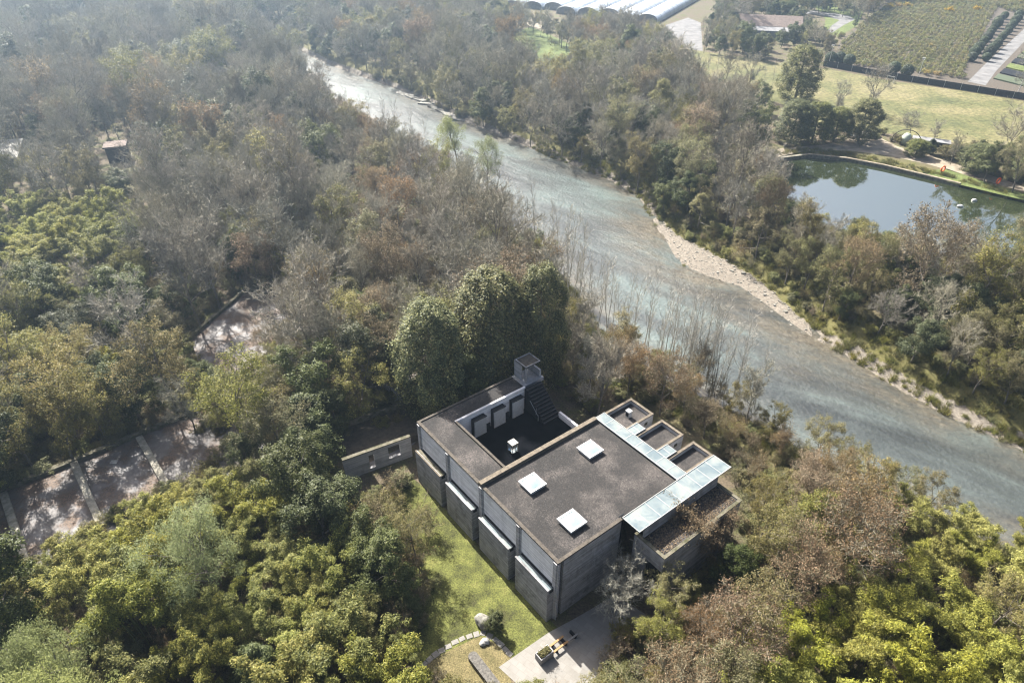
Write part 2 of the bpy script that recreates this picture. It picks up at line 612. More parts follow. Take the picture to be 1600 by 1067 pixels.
# flat places: house garden, meadow, nursery, basins
flat_zones = []
nx, ny = len(bx), len(by)
verts = np.stack([GX, GY, Hh], -1).reshape(-1, 3)
ii = (np.arange(ny - 1)[:, None] * nx + np.arange(nx - 1)[None, :]).reshape(-1)
faces = np.stack([ii, ii + 1, ii + nx + 1, ii + nx], 1)
me = bpy.data.meshes.new("ground")
me.vertices.add(len(verts))
me.vertices.foreach_set("co", verts.reshape(-1))
me.loops.add(len(faces) * 4)
me.loops.foreach_set("vertex_index", faces.reshape(-1).astype(np.int32))
me.polygons.add(len(faces))
me.polygons.foreach_set("loop_start", np.arange(0, len(faces) * 4, 4, dtype=np.int32))
me.polygons.foreach_set("use_smooth", np.ones(len(faces), bool))
me.update(calc_edges=True)
ga = me.attributes.new("gravel_mask", 'FLOAT', 'POINT')
ga.data.foreach_set("value", np.maximum(0.5 - np.clip(dG / 3.0, -0.5, 0.5), 0.72 * (1 - sstep(0.8, 2.4, np.abs(dR - 1.7))) * (GX * 0.75 + GY * 0.66 > 78.5)).reshape(-1).astype(np.float32))
fb = np.where((GX * 0.62 + GY * 0.78) > 0, 1, 1)
ga = me.attributes.new("bank_mask", 'FLOAT', 'POINT')
ga.data.foreach_set("value", (1 - sstep(5, 14, np.minimum(np.minimum(dR, dG), dP * 1.6))).reshape(-1).astype(np.float32))


def ground_mat():
    m, nt, b = new_mat('woodland_floor')
    f = tex(nt, 0.25, 6, 0.7)
    g = tex(nt, 4.0, 5, 0.75)
    litter = ramp(nt, g, [(0.3, (0.045, 0.036, 0.026)), (0.6, (0.12, 0.095, 0.065)), (0.8, (0.20, 0.16, 0.11))])
    green = ramp(nt, g, [(0.3, (0.035, 0.04, 0.016)), (0.7, (0.11, 0.115, 0.04))])
    base = mix(nt, litter, green, ramp(nt, f, [(0.45, (0, 0, 0)), (0.62, (0.9, 0.9, 0.9))]))
    a2 = nt.nodes.new("ShaderNodeAttribute")
    a2.attribute_name = "bank_mask"
    bankc = ramp(nt, g, [(0.25, (0.05, 0.05, 0.02)), (0.55, (0.105, 0.095, 0.036)), (0.8, (0.16, 0.135, 0.065))])
    base = mix(nt, base, bankc, a2.outputs['Fac'])
    a1 = nt.nodes.new("ShaderNodeAttribute")
    a1.attribute_name = "gravel_mask"
    n2 = tex(nt, 0.8, 6, 0.7)
    ad = nt.nodes.new("ShaderNodeMath")
    ad.operation = 'ADD'
    nt.links.new(a1.outputs['Fac'], ad.inputs[0])
    sc_ = nt.nodes.new("ShaderNodeMath")
    sc_.operation = 'MULTIPLY_ADD'
    sc_.inputs[1].default_value = 0.5
    sc_.inputs[2].default_value = -0.25
    nt.links.new(n2, sc_.inputs[0])
    nt.links.new(sc_.outputs[0], ad.inputs[1])
    peb = tex(nt, 2.2, kind='cells')
    bw = nt.nodes.new('ShaderNodeRGBToBW')
    nt.links.new(peb, bw.inputs[0])
    peb = bw.outputs[0]
    gr = mix(nt, ramp(nt, g, [(0.3, (0.085, 0.073, 0.058)), (0.7, (0.225, 0.198, 0.165))]), peb, 0.22, 'SOFT_LIGHT')
    base = mix(nt, base, gr, ramp(nt, ad.outputs[0], [(0.44, (0, 0, 0)), (0.54, (1, 1, 1))]))
    nt.links.new(base, b.inputs['Base Color'])
    b.inputs['Roughness'].default_value = 0.95
    b.inputs['Specular IOR Level'].default_value = 0.15
    bump(nt, b, g, 0.7, 0.15)
    return m


me.materials.append(ground_mat())
ground = bpy.data.objects.new("ground", me)
COL.objects.link(ground)
tag(ground, "brown woodland floor with leaf litter and grassy river banks", "ground", kind="structure")


def river_mat():
    m, nt, b = new_mat('river_water')
    tc = nt.nodes.new("ShaderNodeTexCoord")
    mp = nt.nodes.new("ShaderNodeMapping")
    mp.inputs['Rotation'].default_value = (0, 0, R(-52))
    nt.links.new(tc.outputs['Object'], mp.inputs[0])
    def flow(scale, detail, sx, sy, rough=0.6, dist=0.0):
        m2 = nt.nodes.new("ShaderNodeMapping")
        m2.inputs['Scale'].default_value = (sx, sy, 1)
        nt.links.new(mp.outputs[0], m2.inputs[0])
        n = nt.nodes.new("ShaderNodeTexNoise")
        n.inputs['Scale'].default_value = scale
        n.inputs['Detail'].default_value = detail
        n.inputs['Roughness'].default_value = rough
        n.inputs['Distortion'].default_value = dist
        nt.links.new(m2.outputs[0], n.inputs['Vector'])
        return n.outputs['Fac']
    f = flow(0.05, 6, 2.2, 0.7, 0.65, 0.5)
    deep = ramp(nt, f, [(0.36, (0.026, 0.029, 0.028)), (0.5, (0.052, 0.060, 0.057)), (0.66, (0.092, 0.116, 0.109))])
    g = flow(1.4, 5, 1, 0.6, 0.75)
    bed = ramp(nt, g, [(0.35, (0.045, 0.038, 0.028)), (0.65, (0.12, 0.105, 0.078))])
    at_ = nt.nodes.new("ShaderNodeAttribute")
    at_.attribute_name = "shoal"
    k = flow(0.16, 5, 1.2, 0.6, 0.7)
    ml = nt.nodes.new("ShaderNodeMath")
    ml.operation = 'MULTIPLY'
    nt.links.new(at_.outputs['Fac'], ml.inputs[0])
    nt.links.new(ramp(nt, k, [(0.36, (0.12, 0.12, 0.12)), (0.6, (1, 1, 1))]), ml.inputs[1])
    base = mix(nt, deep, bed, ml.outputs[0])
    nt.links.new(base, b.inputs['Base Color'])
    b.inputs['Roughness'].default_value = 0.30
    b.inputs['IOR'].default_value = 1.6
    h1 = flow(1.9, 2, 1.0, 0.8, 0.55)
    h2 = flow(0.5, 2, 1.3, 0.6, 0.5)
    h = nt.nodes.new("ShaderNodeMath")
    h.operation = 'MULTIPLY_ADD'
    h.inputs[1].default_value = 1.2
    nt.links.new(h2, h.inputs[0])
    nt.links.new(h1, h.inputs[2])
    bump(nt, b, h.outputs[0], 0.55, 0.22)
    return m


M['river'] = river_mat()
m_, nt_, b_ = new_mat('pond_water')
b_.inputs['Base Color'].default_value = (0.022, 0.028, 0.012, 1)
b_.inputs['Roughness'].default_value = 0.02
b_.inputs['IOR'].default_value = 5.0
bump(nt_, b_, tex(nt_, 0.8, 3, 0.5), 0.06, 0.05)
M['pond'] = m_


def grow_poly(q, d):
    c = q.mean(0)
    out = []
    n = len(q)
    s = np.sign(sum(q[i - 1][0] * q[i][1] - q[i][0] * q[i - 1][1] for i in range(n)))
    for i in range(n):
        e = unit(q[(i + 1) % n] - q[i - 1])
        out.append(q[i] + np.array([e[1], -e[0]]) * d * s)
    return np.array(out)


def river_mesh():
    lo, hi = river_q.min(0) - 3, river_q.max(0) + 3
    xs = np.arange(lo[0], hi[0], 1.5)
    ys = np.arange(lo[1], hi[1], 1.5)
    X, Y = np.meshgrid(xs, ys)
    D = sdist(X, Y, river_q)
    DG = sdist(X, Y, gravel_q)
    ok = (D[:-1, :-1] < 2.0) | (D[1:, 1:] < 2.0)
    idx = -np.ones(X.shape, int)
    use = np.zeros(X.shape, bool)
    J, I = np.nonzero(ok)
    for a, b in ((0, 0), (0, 1), (1, 0), (1, 1)):
        use[J + a, I + b] = True
    idx[use] = np.arange(use.sum())
    m = bpy.data.meshes.new("river")
    m.from_pydata([(x, y, RIVER_Z) for x, y in zip(X[use], Y[use])], [], [(idx[j, i], idx[j, i + 1], idx[j + 1, i + 1], idx[j + 1, i]) for j, i in zip(J, I)])
    at_ = m.attributes.new("shoal", 'FLOAT', 'POINT')
    sh_ = np.maximum(1 - sstep(0.5, 7.0, -D), 1 - sstep(1.0, 16.0, DG))
    at_.data.foreach_set("value", sh_[use].astype(np.float32))
    m.materials.append(M['river'])
    return m


tag(obj("river", river_mesh(), None), "grey green river with silver ripples", "river", kind="structure")
tag(sheet("pond", grow_poly(pond_q, 0.9), M['pond'], POND_Z), "still green pond mirroring sky and trees", "pond", kind="structure")


# ------------------------------------------------------------------ ground sheets
def st(name, pts, mat, z, label, cat):
    return tag(sheet(name, [at(u, v, 0)[:2] for u, v in pts], mat, z), label, cat, kind="structure")


st("lawn", [(636, 742), (652, 752), (700, 800), (880, 990), (850, 1010), (800, 1040), (740, 1067), (620, 1067), (560, 990), (545, 880), (545, 800)], M['lawn'], 0.012,
   "sunlit green lawn beside the concrete facade", "lawn")
st("dry_lawn", [(664, 1040), (690, 1022), (735, 1000), (752, 994), (778, 1006), (800, 1026), (790, 1040), (800, 1067), (840, 1110), (700, 1130), (650, 1085)], M['drygrass'], 0.02,
   "straw coloured dry grass by the stepping stones", "lawn")
st("courtyard_paving", [(857, 988), (900, 965), (960, 930), (1010, 960), (960, 1040), (925, 1075), (870, 1110), (812, 1072), (779, 1042)], M['paving'], 0.03,
   "pale paved forecourt with a planter on it", "paving")
st("meadow", [(1040, 72), (1120, 84), (1208, 97), (1300, 110), (1400, 128), (1500, 142), (1640, 165), (1640, 246), (1482, 222), (1362, 205), (1290, 196), (1215, 160), (1100, 132), (1040, 112)], M['meadow'],
   0.012, "wide yellow green meadow behind the pond", "meadow")
st("nursery_soil", [(1300, 104), (1312, 66), (1384, 4), (1400, -12), (1640, -12), (1640, 160)], M['soil'], 0.012, "dark soil of the plant nursery", "field")
st("nursery_road", [(1512, 128), (1540, 100), (1600, 46), (1660, 0), (1680, 8), (1600, 66), (1556, 112), (1540, 134)], M['road'], 0.03, "pale dusty track through the nursery", "road")
st("farm_yard", [(1040, 40), (1075, 28), (1095, 36), (1098, 80), (1070, 78), (1058, 74)], M['road'], 0.02, "pale yard at the end of the plastic tunnels", "yard")
st("farm_track", [(760, -6), (800, 14), (838, 34), (850, 44), (838, 46), (818, 36), (790, 22), (748, 0)], M['dirt'], 0.02, "pale dirt track between hazy trees", "track")
st("verge", [(800, 52), (830, 42), (888, 68), (900, 96), (850, 102), (812, 84)], M['greengrass'], 0.016, "bright green grass patch behind the far wood", "grass patch")
st("bend_road", [(1246, 15), (1300, 21), (1326, 25), (1336, 31), (1318, 40), (1300, 52), (1292, 50), (1300, 40), (1312, 32), (1290, 26), (1246, 20)], M['road'], 0.03, "pale bending road beyond the meadow", "road")
st("bend_verge", [(1270, 8), (1330, 4), (1350, 18), (1340, 40), (1310, 58), (1285, 56), (1290, 30)], M['greengrass'], 0.016, "green verge round the bending road", "grass patch")
st("pond_path", [(1206, 242), (1216, 233), (1290, 226), (1338, 212), (1372, 214), (1402, 229), (1480, 252), (1620, 298), (1620, 306), (1540, 283), (1450, 257), (1390, 244), (1330, 236), (1260, 236), (1212, 246)],
   M['dirt'], 0.02, "sandy path along the far shore of the pond", "path")
st("pond_verge", [(1440, 268), (1480, 264), (1560, 292), (1620, 308), (1620, 318), (1545, 300), (1480, 284)], M['greengrass'], 0.02, "grassy edge of the pond", "grass patch")


def bar(s, p, q, w, z0, z1):
    p = np.array(p[:2], float)
    q = np.array(q[:2], float)
    d = unit(q - p)
    n = np.array([-d[1], d[0]]) * w / 2
    s.prism([p - n, q - n, q + n, p + n], z0, z1)
    return s


# ------------------------------------------------------------------ museum building
Np = at(872, 879.4, 8.5)
BRZ = R(38)
bld = empty("museum_building", (Np[0], Np[1], 0), BRZ, "bare concrete museum with gravel roof, pale skylights and glazed strips beside the lawn", "building")


def loc2w(x, y, z=0.0):
    c, s = math.cos(BRZ), math.sin(BRZ)
    return np.array((Np[0] + x * c - y * s, Np[1] + x * s + y * c, z))


def B(name, s, mat, parent=None, label=None, bevel=0.0):
    o = obj(name, s, M[mat], parent or bld, bevel=bevel)
    if label:
        o["label"] = label
    return o


GX0 = 0.30
# walls
s = Soup()
s.box(0.0, 0.35, 0.0, 24.1, 0, 8.30)            # long facade
B("wall", s, 'conc', label="long board marked facade wall")
s = Soup().box(0.75, 8.15, 0.03, 0.35, 0, 8.30)
B("wall", s, 'conc_dark', label="darker concrete front wall")  # darker concrete than the long facade wall
s = Soup().box(0.36, 0.74, 0.45, 0.6, 0, 8.30)
B("recess", s, 'window')
s = Soup().box(0.36, 15.9, 23.8, 24.1, 0, 8.30).box(15.6, 15.9, 12.3, 23.8, 0, 5.2)
B("wall", s, 'conc_dark', label="rear wall")
for y0, y1 in ((0.5, 5.2), (5.95, 11.35), (12.1, 17.5), (18.25, 23.45)):
    B("wall_panel", Soup().box(-0.035, -0.001, y0, y1, 4.95, 8.2), 'conc_pale')
for y in (0.25, 5.68, 11.82, 17.97, 23.75):
    s = Soup().box(-0.16, 0.0, y - 0.22, y + 0.22, 0, 8.28)
    s.box(-0.07, 0.0, y - 0.42, y - 0.225, 0, 8.27)
    B("pilaster", s, 'conc')
# roofs
s = Soup().box(GX0, 16.1, 0.30, 11.72, 7.9, 8.36)
B("roof", s, 'gravelroof', label="brown gravel main roof")
s = Soup().box(GX0, 3.28, 12.24, 23.85, 7.9, 8.36).box(3.28, 13.5, 21.62, 23.85, 7.9, 8.355)
B("roof", s, 'gravelroof', label="narrow gravel roof round the sunken terrace")
s = Soup()
s.box(-0.06, 0.30, -0.06, 11.70, 8.29, 8.47)
s.box(-0.06, 0.30, 12.26, 24.16, 8.29, 8.47)
s.box(0.302, 8.2, -0.06, 0.30, 8.292, 8.468)
s.box(0.302, 13.5, 23.85, 24.16, 8.292, 8.468)
B("parapet", s, 'trim', bevel=0.015)
s = Soup().box(-0.04, 16.1, 11.704, 12.24, 5.2, 8.78)
B("parapet", s, 'trim_pale', label="raised brown beam along the terrace", bevel=0.015)
s = Soup().box(3.284, 3.56, 12.243, 21.35, 5.2, 8.60)
B("parapet", s, 'trim', label="inner parapet of the terrace", bevel=0.01)
# terrace
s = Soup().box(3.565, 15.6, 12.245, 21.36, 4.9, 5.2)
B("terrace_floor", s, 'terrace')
s = Soup().box(3.4, 13.5, 21.36, 21.62, 5.2, 8.50)
B("wall", s, 'conc_pale', label="pale terrace back wall")
s = Soup().box(15.6, 15.9, 12.26, 17.6, 5.2, 6.0)
B("parapet", s, 'conc_pale', label="low pale parapet at the open terrace side")
for x0 in (5.5, 8.3, 11.05):
    s = Soup().box(x0, x0 + 1.68, 20.72, 20.86, 5.25, 7.75)
    p = B("light_box", s, 'white', bevel=0.02)
    s = Soup().box(x0 - 0.02, x0 + 1.70, 20.862, 21.36, 5.25, 7.80).box(x0 - 0.05, x0 + 1.73, 20.64, 20.858, 7.752, 7.84)
    B("hood", s, 'darkmetal', p)
B("vent", Soup().box(10.2, 10.9, 21.2, 21.36, 5.3, 6.1), 'darkmetal')
B("vent", Soup().box(7.5, 8.1, 21.22, 21.36, 5.3, 5.9), 'darkmetal')
# stairs to the upper landing
s = Soup()
ns = 11
for k in range(ns):
    y0 = 17.55 + k * 3.6 / ns
    s.box(13.3, 15.75, y0, 21.3 if k == 0 else 21.3 - 0.002 * k, 5.2 + (0 if k == 0 else k * 3.2 / ns + 0.002), 5.2 + (k + 1) * 3.2 / ns)
stair = B("stairs", s, 'darkmetal', label="black stairs up from the terrace")
s = Soup()
for k in range(ns):
    y0 = 17.55 + k * 3.6 / ns
    s.box(13.3, 15.75, y0 - 0.03, y0 + 0.05, 5.2 + (k + 1) * 3.2 / ns - 0.002, 5.2 + (k + 1) * 3.2 / ns + 0.02)
B("nosing", s, 'metal' if False else 'black', stair)
s = Soup().tubes([(13.25, 18.6, 5.2), (13.25, 19.0, 5.9), (13.25, 18.6, 5.9)], [(13.25, 18.6, 6.1), (13.25, 19.0, 6.9), (13.25, 20.2, 7.3)], [0.03] * 3, [0.03] * 3, 6)
B("handrail", s, 'metal', stair)
s = Soup().box(13.503, 16.6, 21.64, 24.2, 7.9, 8.40)
B("landing", s, 'conc_dark')  # landing, post and rim take darker concrete to paint in the conifers' shade
s = Soup().box(14.0, 14.2, 22.9, 24.2, 8.36, 10.72).box(16.2, 16.45, 22.0, 24.2, 8.4, 9.4)
B("wall", s, 'conc', label="grey panels beside the landing")
s = Soup().box(14.0, 14.22, 21.95, 22.17, 8.4, 10.72)
B("post", s, 'conc_dark')
s = Soup().box(13.95, 16.2, 21.9, 24.0, 10.722, 10.82)
can = B("canopy", s, 'trim')  # dark colour stands in for tree shade on the canopy
s = Soup().box(13.95, 16.2, 21.9, 22.0, 10.822, 10.93).box(16.1, 16.2, 22.003, 23.9, 10.822, 10.93).box(13.95, 16.2, 23.903, 24.0, 10.822, 10.92).box(13.95, 14.05, 22.003, 23.9, 10.822, 10.92)
B("rim", s, 'conc_dark', can)
# blocks with light slots on the long facade
for k, (y0, y1) in enumerate(((0.22, 5.1), (6.2, 11.2), (12.45, 17.35), (18.5, 23.6))):
    s = Soup()
    s.box(-0.90, -0.66, y0, y1, 0, 4.86)
    s.box(-0.655, -0.002, y0 + 0.004, y0 + 0.34, 0, 4.55)
    s.box(-0.655, -0.002, y1 - 0.30, y1 - 0.02, 0, 4.55)
    s.box(-0.655, -0.002, y0 + 0.345, y1 - 0.305, 0, 4.50)
    w = B("wall_block", s, 'conc_dark', label=("mossy topped wall block at the rear end of the facade" if k == 3 else None), bevel=0.012)
    s = Soup().box(-0.64, -0.22, y0 + 0.05, y1 - 0.05, 4.602, 4.74)
    B("light_slot", s, 'mosstrim' if k == 3 else 'glass', w)
    s = Soup().box(-0.92, -0.74, y0 - 0.03, y1 + 0.03, 4.862, 4.90)
    B("cap", s, 'trim_pale' if k == 3 else 'conc_dark', w)
    s = Soup().box(-0.215, -0.004, y0 + 0.02, y1 - 0.02, 4.57, 4.78).box(-0.65, -0.22, y0 - 0.02, y0 + 0.045, 4.3, 4.70).box(-0.65, -0.22, y1 - 0.045, y1 + 0.02, 4.3, 4.70)  # near-black strips paint the shade of gaps at the wall and block ends
    B("gap_shade", s, 'darkmetal', w)
# glazed strips
def glazed(name, x0, x1, y0, y1, z, along, n, label):
    g = B(name, Soup().box(x0, x1, y0, y1, z, z + 0.10), 'glass', label=label, bevel=0.01)
    s = Soup()
    for k in range(n + 1):
        t = k / n
        if along == 'x':
            c = x0 + 0.03 + (x1 - x0 - 0.06) * t
            s.box(c - 0.02, c + 0.02, y0 + 0.03, y1 - 0.03, z + 0.102, z + 0.125)
        else:
            c = y0 + 0.03 + (y1 - y0 - 0.06) * t
            s.box(x0 + 0.03, x1 - 0.03, c - 0.02, c + 0.02, z + 0.102, z + 0.125)
    e = 0.05
    if along == 'x':
        s.box(x0 + 0.001, x1 - 0.001, y0 + 0.001, y0 + e, z + 0.104, z + 0.16)
        s.box(x0 + 0.001, x1 - 0.001, y1 - e, y1 - 0.001, z + 0.104, z + 0.16)
    else:
        s.box(x0 + 0.001, x0 + e, y0 + 0.001, y1 - 0.001, z + 0.104, z + 0.16)
        s.box(x1 - e, x1 - 0.001, y0 + 0.001, y1 - 0.001, z + 0.104, z + 0.16)
    B("frame", s, 'white', g)
    return g


glazed("glass_roof", 8.2, 21.95, -2.2, 0.06, 8.52, 'x', 9, "wide glazed strip along the front edge of the roof")
glazed("glass_roof", 16.12, 17.6, 0.065, 12.15, 8.50, 'y', 8, "narrow glazed strip across the roof")
glazed("glass_roof", 17.605, 19.3, 7.35, 8.6, 8.50, 'x', 2, "short glazed arm between the outer roof bays")
glazed("glass_roof", 17.605, 19.3, 2.85, 4.2, 8.50, 'x', 2, "short glazed arm beside the second outer bay")
# outer bays
for y0, y1 in ((8.6, 12.15), (4.2, 7.35), (0.1, 2.85)):
    s = Soup()
    w = 0.26
    s.box(21.75, 22.0, y0, y1, 0, 8.36)
    s.box(17.6, 21.748, y0, y0 + w, 0, 8.36)
    s.box(17.6, 21.748, y1 - w, y1, 0, 8.36)
    bay = B("roof_bay", s, 'conc')
    s = Soup().box(17.6, 21.745, y0 + w + 0.002, y1 - w - 0.002, 7.5, 7.92)
    B("roof", s, 'gravelroof', bay)
    s = Soup()
    s.box(21.70, 22.04, y0 - 0.03, y1 + 0.03, 8.362, 8.5)
    s.box(17.61, 21.697, y0 - 0.03, y0 + w + 0.03, 8.364, 8.498)
    s.box(17.61, 21.697, y1 - w - 0.03, y1 + 0.03, 8.364, 8.498)
    B("parapet", s, 'trim_pale', bay, bevel=0.012)
    B("window", Soup().box(22.0, 22.02, (y0 + y1) / 2 - 0.5, (y0 + y1) / 2 + 0.5, 2, 5), 'window', bay)
    B("opening", Soup().box(20.6, 21.1, y0 - 0.02, y0, 7.35, 7.8), 'window', bay)
s = Soup().box(17.3, 17.58, 0.1, 12.1, 0, 8.48).box(19.0, 19.28, 7.36, 8.59, 0, 8.48).box(19.0, 19.28, 2.86, 4.19, 0, 8.48)
B("wall", s, 'conc_dark', label="inner walls behind the outer bays")
s = Soup().box(19.65, 20.15, 10.2, 10.75, 7.92, 8.75).box(19.6, 20.2, 10.15, 10.8, 8.752, 8.82)
v = B("ventilator", s, 'white', bevel=0.02)
B("grille", Soup().box(19.62, 19.648, 10.28, 10.67, 8.1, 8.6), 'darkmetal', v)
# skylights
for cx, cy_ in ((12.15, 8.7), (4.2, 8.75), (4.1, 2.7)):
    s = Soup().box(cx - 0.92, cx + 0.92, cy_ - 0.92, cy_ + 0.92, 8.36, 8.66)
    k = B("skylight", s, 'white')
    s = Soup()
    a, b2 = 1.05, 0.80
    s.box(cx - a, cx + a, cy_ - a, cy_ - b2, 8.662, 8.80).box(cx - a, cx + a, cy_ + b2, cy_ + a, 8.662, 8.80)
    s.box(cx - a, cx - b2, cy_ - b2 + 0.002, cy_ + b2 - 0.002, 8.662, 8.798).box(cx + b2, cx + a, cy_ - b2 + 0.002, cy_ + b2 - 0.002, 8.662, 8.798)
    B("frame", s, 'white', k, bevel=0.01)
    s = Soup()
    n = 8
    def zz(i, j):
        return 8.765 + 0.10 * math.sin(math.pi * i / n) * math.sin(math.pi * j / n)
    for i in range(n):
        for j in range(n):
            X = lambda i: cx - 0.805 + 1.61 * i / n
            Y = lambda j: cy_ - 0.805 + 1.61 * j / n
            s.add([[(X(i), Y(j), zz(i, j)), (X(i + 1), Y(j), zz(i + 1, j)), (X(i + 1), Y(j + 1), zz(i + 1, j + 1)), (X(i), Y(j + 1), zz(i, j + 1))]])
    B("glass", s, 'glass_sky', k)
# glass lantern on the terrace
s = Soup().box(7.2, 8.1, 15.9, 16.8, 5.202, 5.42)
ln = B("lantern", s, 'darkmetal')
B("glass", Soup().box(7.26, 8.04, 15.96, 16.74, 5.43, 6.55), 'clear', ln)
for X in (7.24, 8.02):
    for Y in (15.94, 16.72):
        B("corner_bar", Soup().box(X, X + 0.05, Y, Y + 0.05, 5.422, 6.558), 'white', ln)
s = Soup().box(7.2, 8.1, 15.9, 16.8, 6.56, 6.66)
B("cap", s, 'pale_stone', ln)
# lower wing in front of the wide glazed strip
s = Soup()
s.box(8.85, 9.15, -2.0, -1.2, 0, 7.0).box(8.85, 9.15, -2.9, -2.002, 0, 7.0).box(8.85, 9.15, -4.95, -2.902, 5.0, 7.0)
s.box(9.152, 16.9, -4.95, -4.65, 0, 7.0).box(18.4, 20.4, -4.95, -4.65, 0, 7.0).box(16.902, 18.398, -4.95, -4.65, 6.4, 7.0)
s.box(20.1, 20.4, -4.648, -1.2, 0, 7.0)
s.box(9.16, 20.09, -2.1, -1.9, 7.0, 8.50)
B("wall", s, 'conc_dark', label="walls of the lower wing")
s = Soup().box(9.152, 20.098, -4.648, -2.102, 6.7, 7.02)
B("roof", s, 'gravelroof', label="low wing roof strewn with brown leaves")
s = Soup().box(8.78, 20.46, -5.03, -4.70, 7.025, 7.14).box(8.78, 9.12, -4.698, -1.2, 7.025, 7.138).box(20.14, 20.46, -4.698, -1.2, 7.025, 7.138)
B("parapet", s, 'mosstrim', label="mossy edge of the low wing roof")
for s, l_ in ((Soup().box(8.16, 8.84, 0.4, 0.5, 0, 8.4), "dark glazing in the recess beside the front wall"), (Soup().box(9.16, 9.3, -4.6, -2.2, 0, 5.0), None), (Soup().box(16.9, 18.4, -4.3, -4.2, 0, 6.4), None), (Soup().box(20.42, 22, -0.1, 0.05, 0, 8.5), None)):
    B("window", s, 'window', label=l_)
# fallen leaves on the low roof belong to it
rng = np.random.default_rng(5)
n = 2600
C = np.stack([rng.uniform(9.2, 20, n), rng.uniform(-4.6, -2.15, n), rng.uniform(7.03, 7.06, n)], 1)
Nn = rng.normal(0, 0.35, (n, 3)) + np.array([0, 0, 1.0])
lf = obj("fallen_leaves", Soup().leaves(rng, C, Nn, 0.14, 0.09), M['brown'], bld)
tag(lf, kind="stuff")

# ------------------------------------------------------------------ annex with the pierced garden wall
p0, p1 = loc2w(-7.6, 28.9), loc2w(0.7, 27.55)
L = np.linalg.norm((p1 - p0)[:2])
rzA = math.atan2(p1[1] - p0[1], p1[0] - p0[0])
an = empty("annex", (p0[0], p0[1], 0), rzA, "low grey annex with a pierced wall and weedy platform beside the museum", "building")
s = Soup()
H_ = 3.2
a0, a1, c0, c1 = 0.36 * L, 0.44 * L, 0.65 * L, 0.83 * L
s.box(0, a0, 0, 0.35, 0, H_).box(a1, c0, 0, 0.35, 0, H_).box(c1, L, 0, 0.35, 0, H_)
s.box(a0, a1, 0, 0.35, 0, 0.5).box(a0, a1, 0, 0.35, 2.6, H_).box(c0, c1, 0, 0.35, 0, 0.95).box(c0, c1, 0, 0.35, 2.75, H_)
obj("wall", s, M['conc'], an)
obj("coping", Soup().box(-0.05, L, -0.06, 0.41, H_ + 0.002, H_ + 0.14), M['mosstrim'], an)
obj("roof", Soup().box(1.2, L + 2.5, 2.4, 8.0, 0, 0.9), M['soil'], an)
obj("kerb", Soup().box(1.0, L + 2.6, 8.0, 8.3, 0, 1.7), M['mosstrim'], an)
# pale floor glimpsed through the openings
st("annex_court", [(560, 745), (640, 700), (650, 690), (560, 730)], M['road'], 0.02, "pale floor behind the pierced wall", "paving")

# second low roof between the grove and the dense conical trees
low = empty("flat_roof_building", (0, 0, 0), 0, "low flat roofed grey building half hidden behind the dense dark trees", "building")
q = poly([(560, 560), (628, 500), (690, 560), (625, 612)], 3.0)
obj("wall", Soup().prism(q, 0, 2.8), M['conc_dark'], low)
obj("roof", Soup().prism(q + (q - q.mean(0)) * 0.03, 2.802, 3.0), M['slab'], low)
s = Soup()
for i in range(4):
    bar(s, q[i], q[i] + (q[(i + 1) % 4] - q[i]) * 0.985, 0.4, 3.002, 3.4 + 0.003 * i)
obj("kerb", s, M['mosstrim'], low)

# ------------------------------------------------------------------ damp open basins
tk = empty("basin_terrace", (0, 0, 0), 0, "row of leaf littered concrete basins with mossy kerbs beyond the front bamboo grove", "basin")
ZT = 1.3
pA, pB = at(5, 762, ZT)[:2], at(262, 657, ZT)[:2]
dd = unit(pB - pA)
nn = np.array([dd[1], -dd[0]])
pL_, pR_ = pA - dd * 14, pB + dd * 8
obj("floor", Soup().prism([pL_, pR_, pR_ + nn * 14, pL_ + nn * 15], 0.0, ZT - 0.45), M['slab'], tk)
s = Soup()
bar(s, pL_, pR_ + dd * 0.2, 0.75, 0, ZT)
obj("kerb", s, M['mosstrim'], tk, bevel=0.03)
for k, (u0, v0, u1, v1) in enumerate(((215, 678, 266, 768), (113, 718, 158, 820), (3, 765, 40, 880))):
    a_, b_2 = at(u0, v0, ZT)[:2], at(u1, v1, ZT)[:2]
    a_ = a_ + unit(b_2 - a_) * 0.42
    o = obj("cross_kerb", bar(Soup(), a_, b_2, 0.8, ZT - 0.46, ZT - 0.012), M['palekerb'], tk, bevel=0.03)
obj("drain_stone", Soup().box(-0.4, 0.4, -0.3, 0.3, 0, 0.06), M['pale_stone'], tk, loc=(*at(178, 722, ZT - 0.45)[:2], ZT - 0.45))
tm = empty("basin", (0, 0, 0), 0, "pale damp basin with a mossy corner kerb enclosed by the middle wood", "basin")
q = poly([(385, 450), (452, 462), (448, 520), (368, 586), (314, 574), (296, 526)], 1.0)
obj("floor", Soup().prism(q, 0, 0.6), M['slab'], tm)
s = Soup()
bar(s, q[0], q[1], 0.6, 0, 1.1)
obj("kerb", s, M['mosstrim'], tm, bevel=0.03)
s = Soup()
bar(s, q[5], q[0] + unit(q[5] - q[0]) * 0.3, 0.6, 0, 1.09)
obj("kerb", s, M['mosstrim'], tm, bevel=0.03)
s = Soup()
bar(s, q[4], q[3], 0.4, 0, 0.85)
obj("kerb", s, M['conc_pale'], tm, label if False else None)

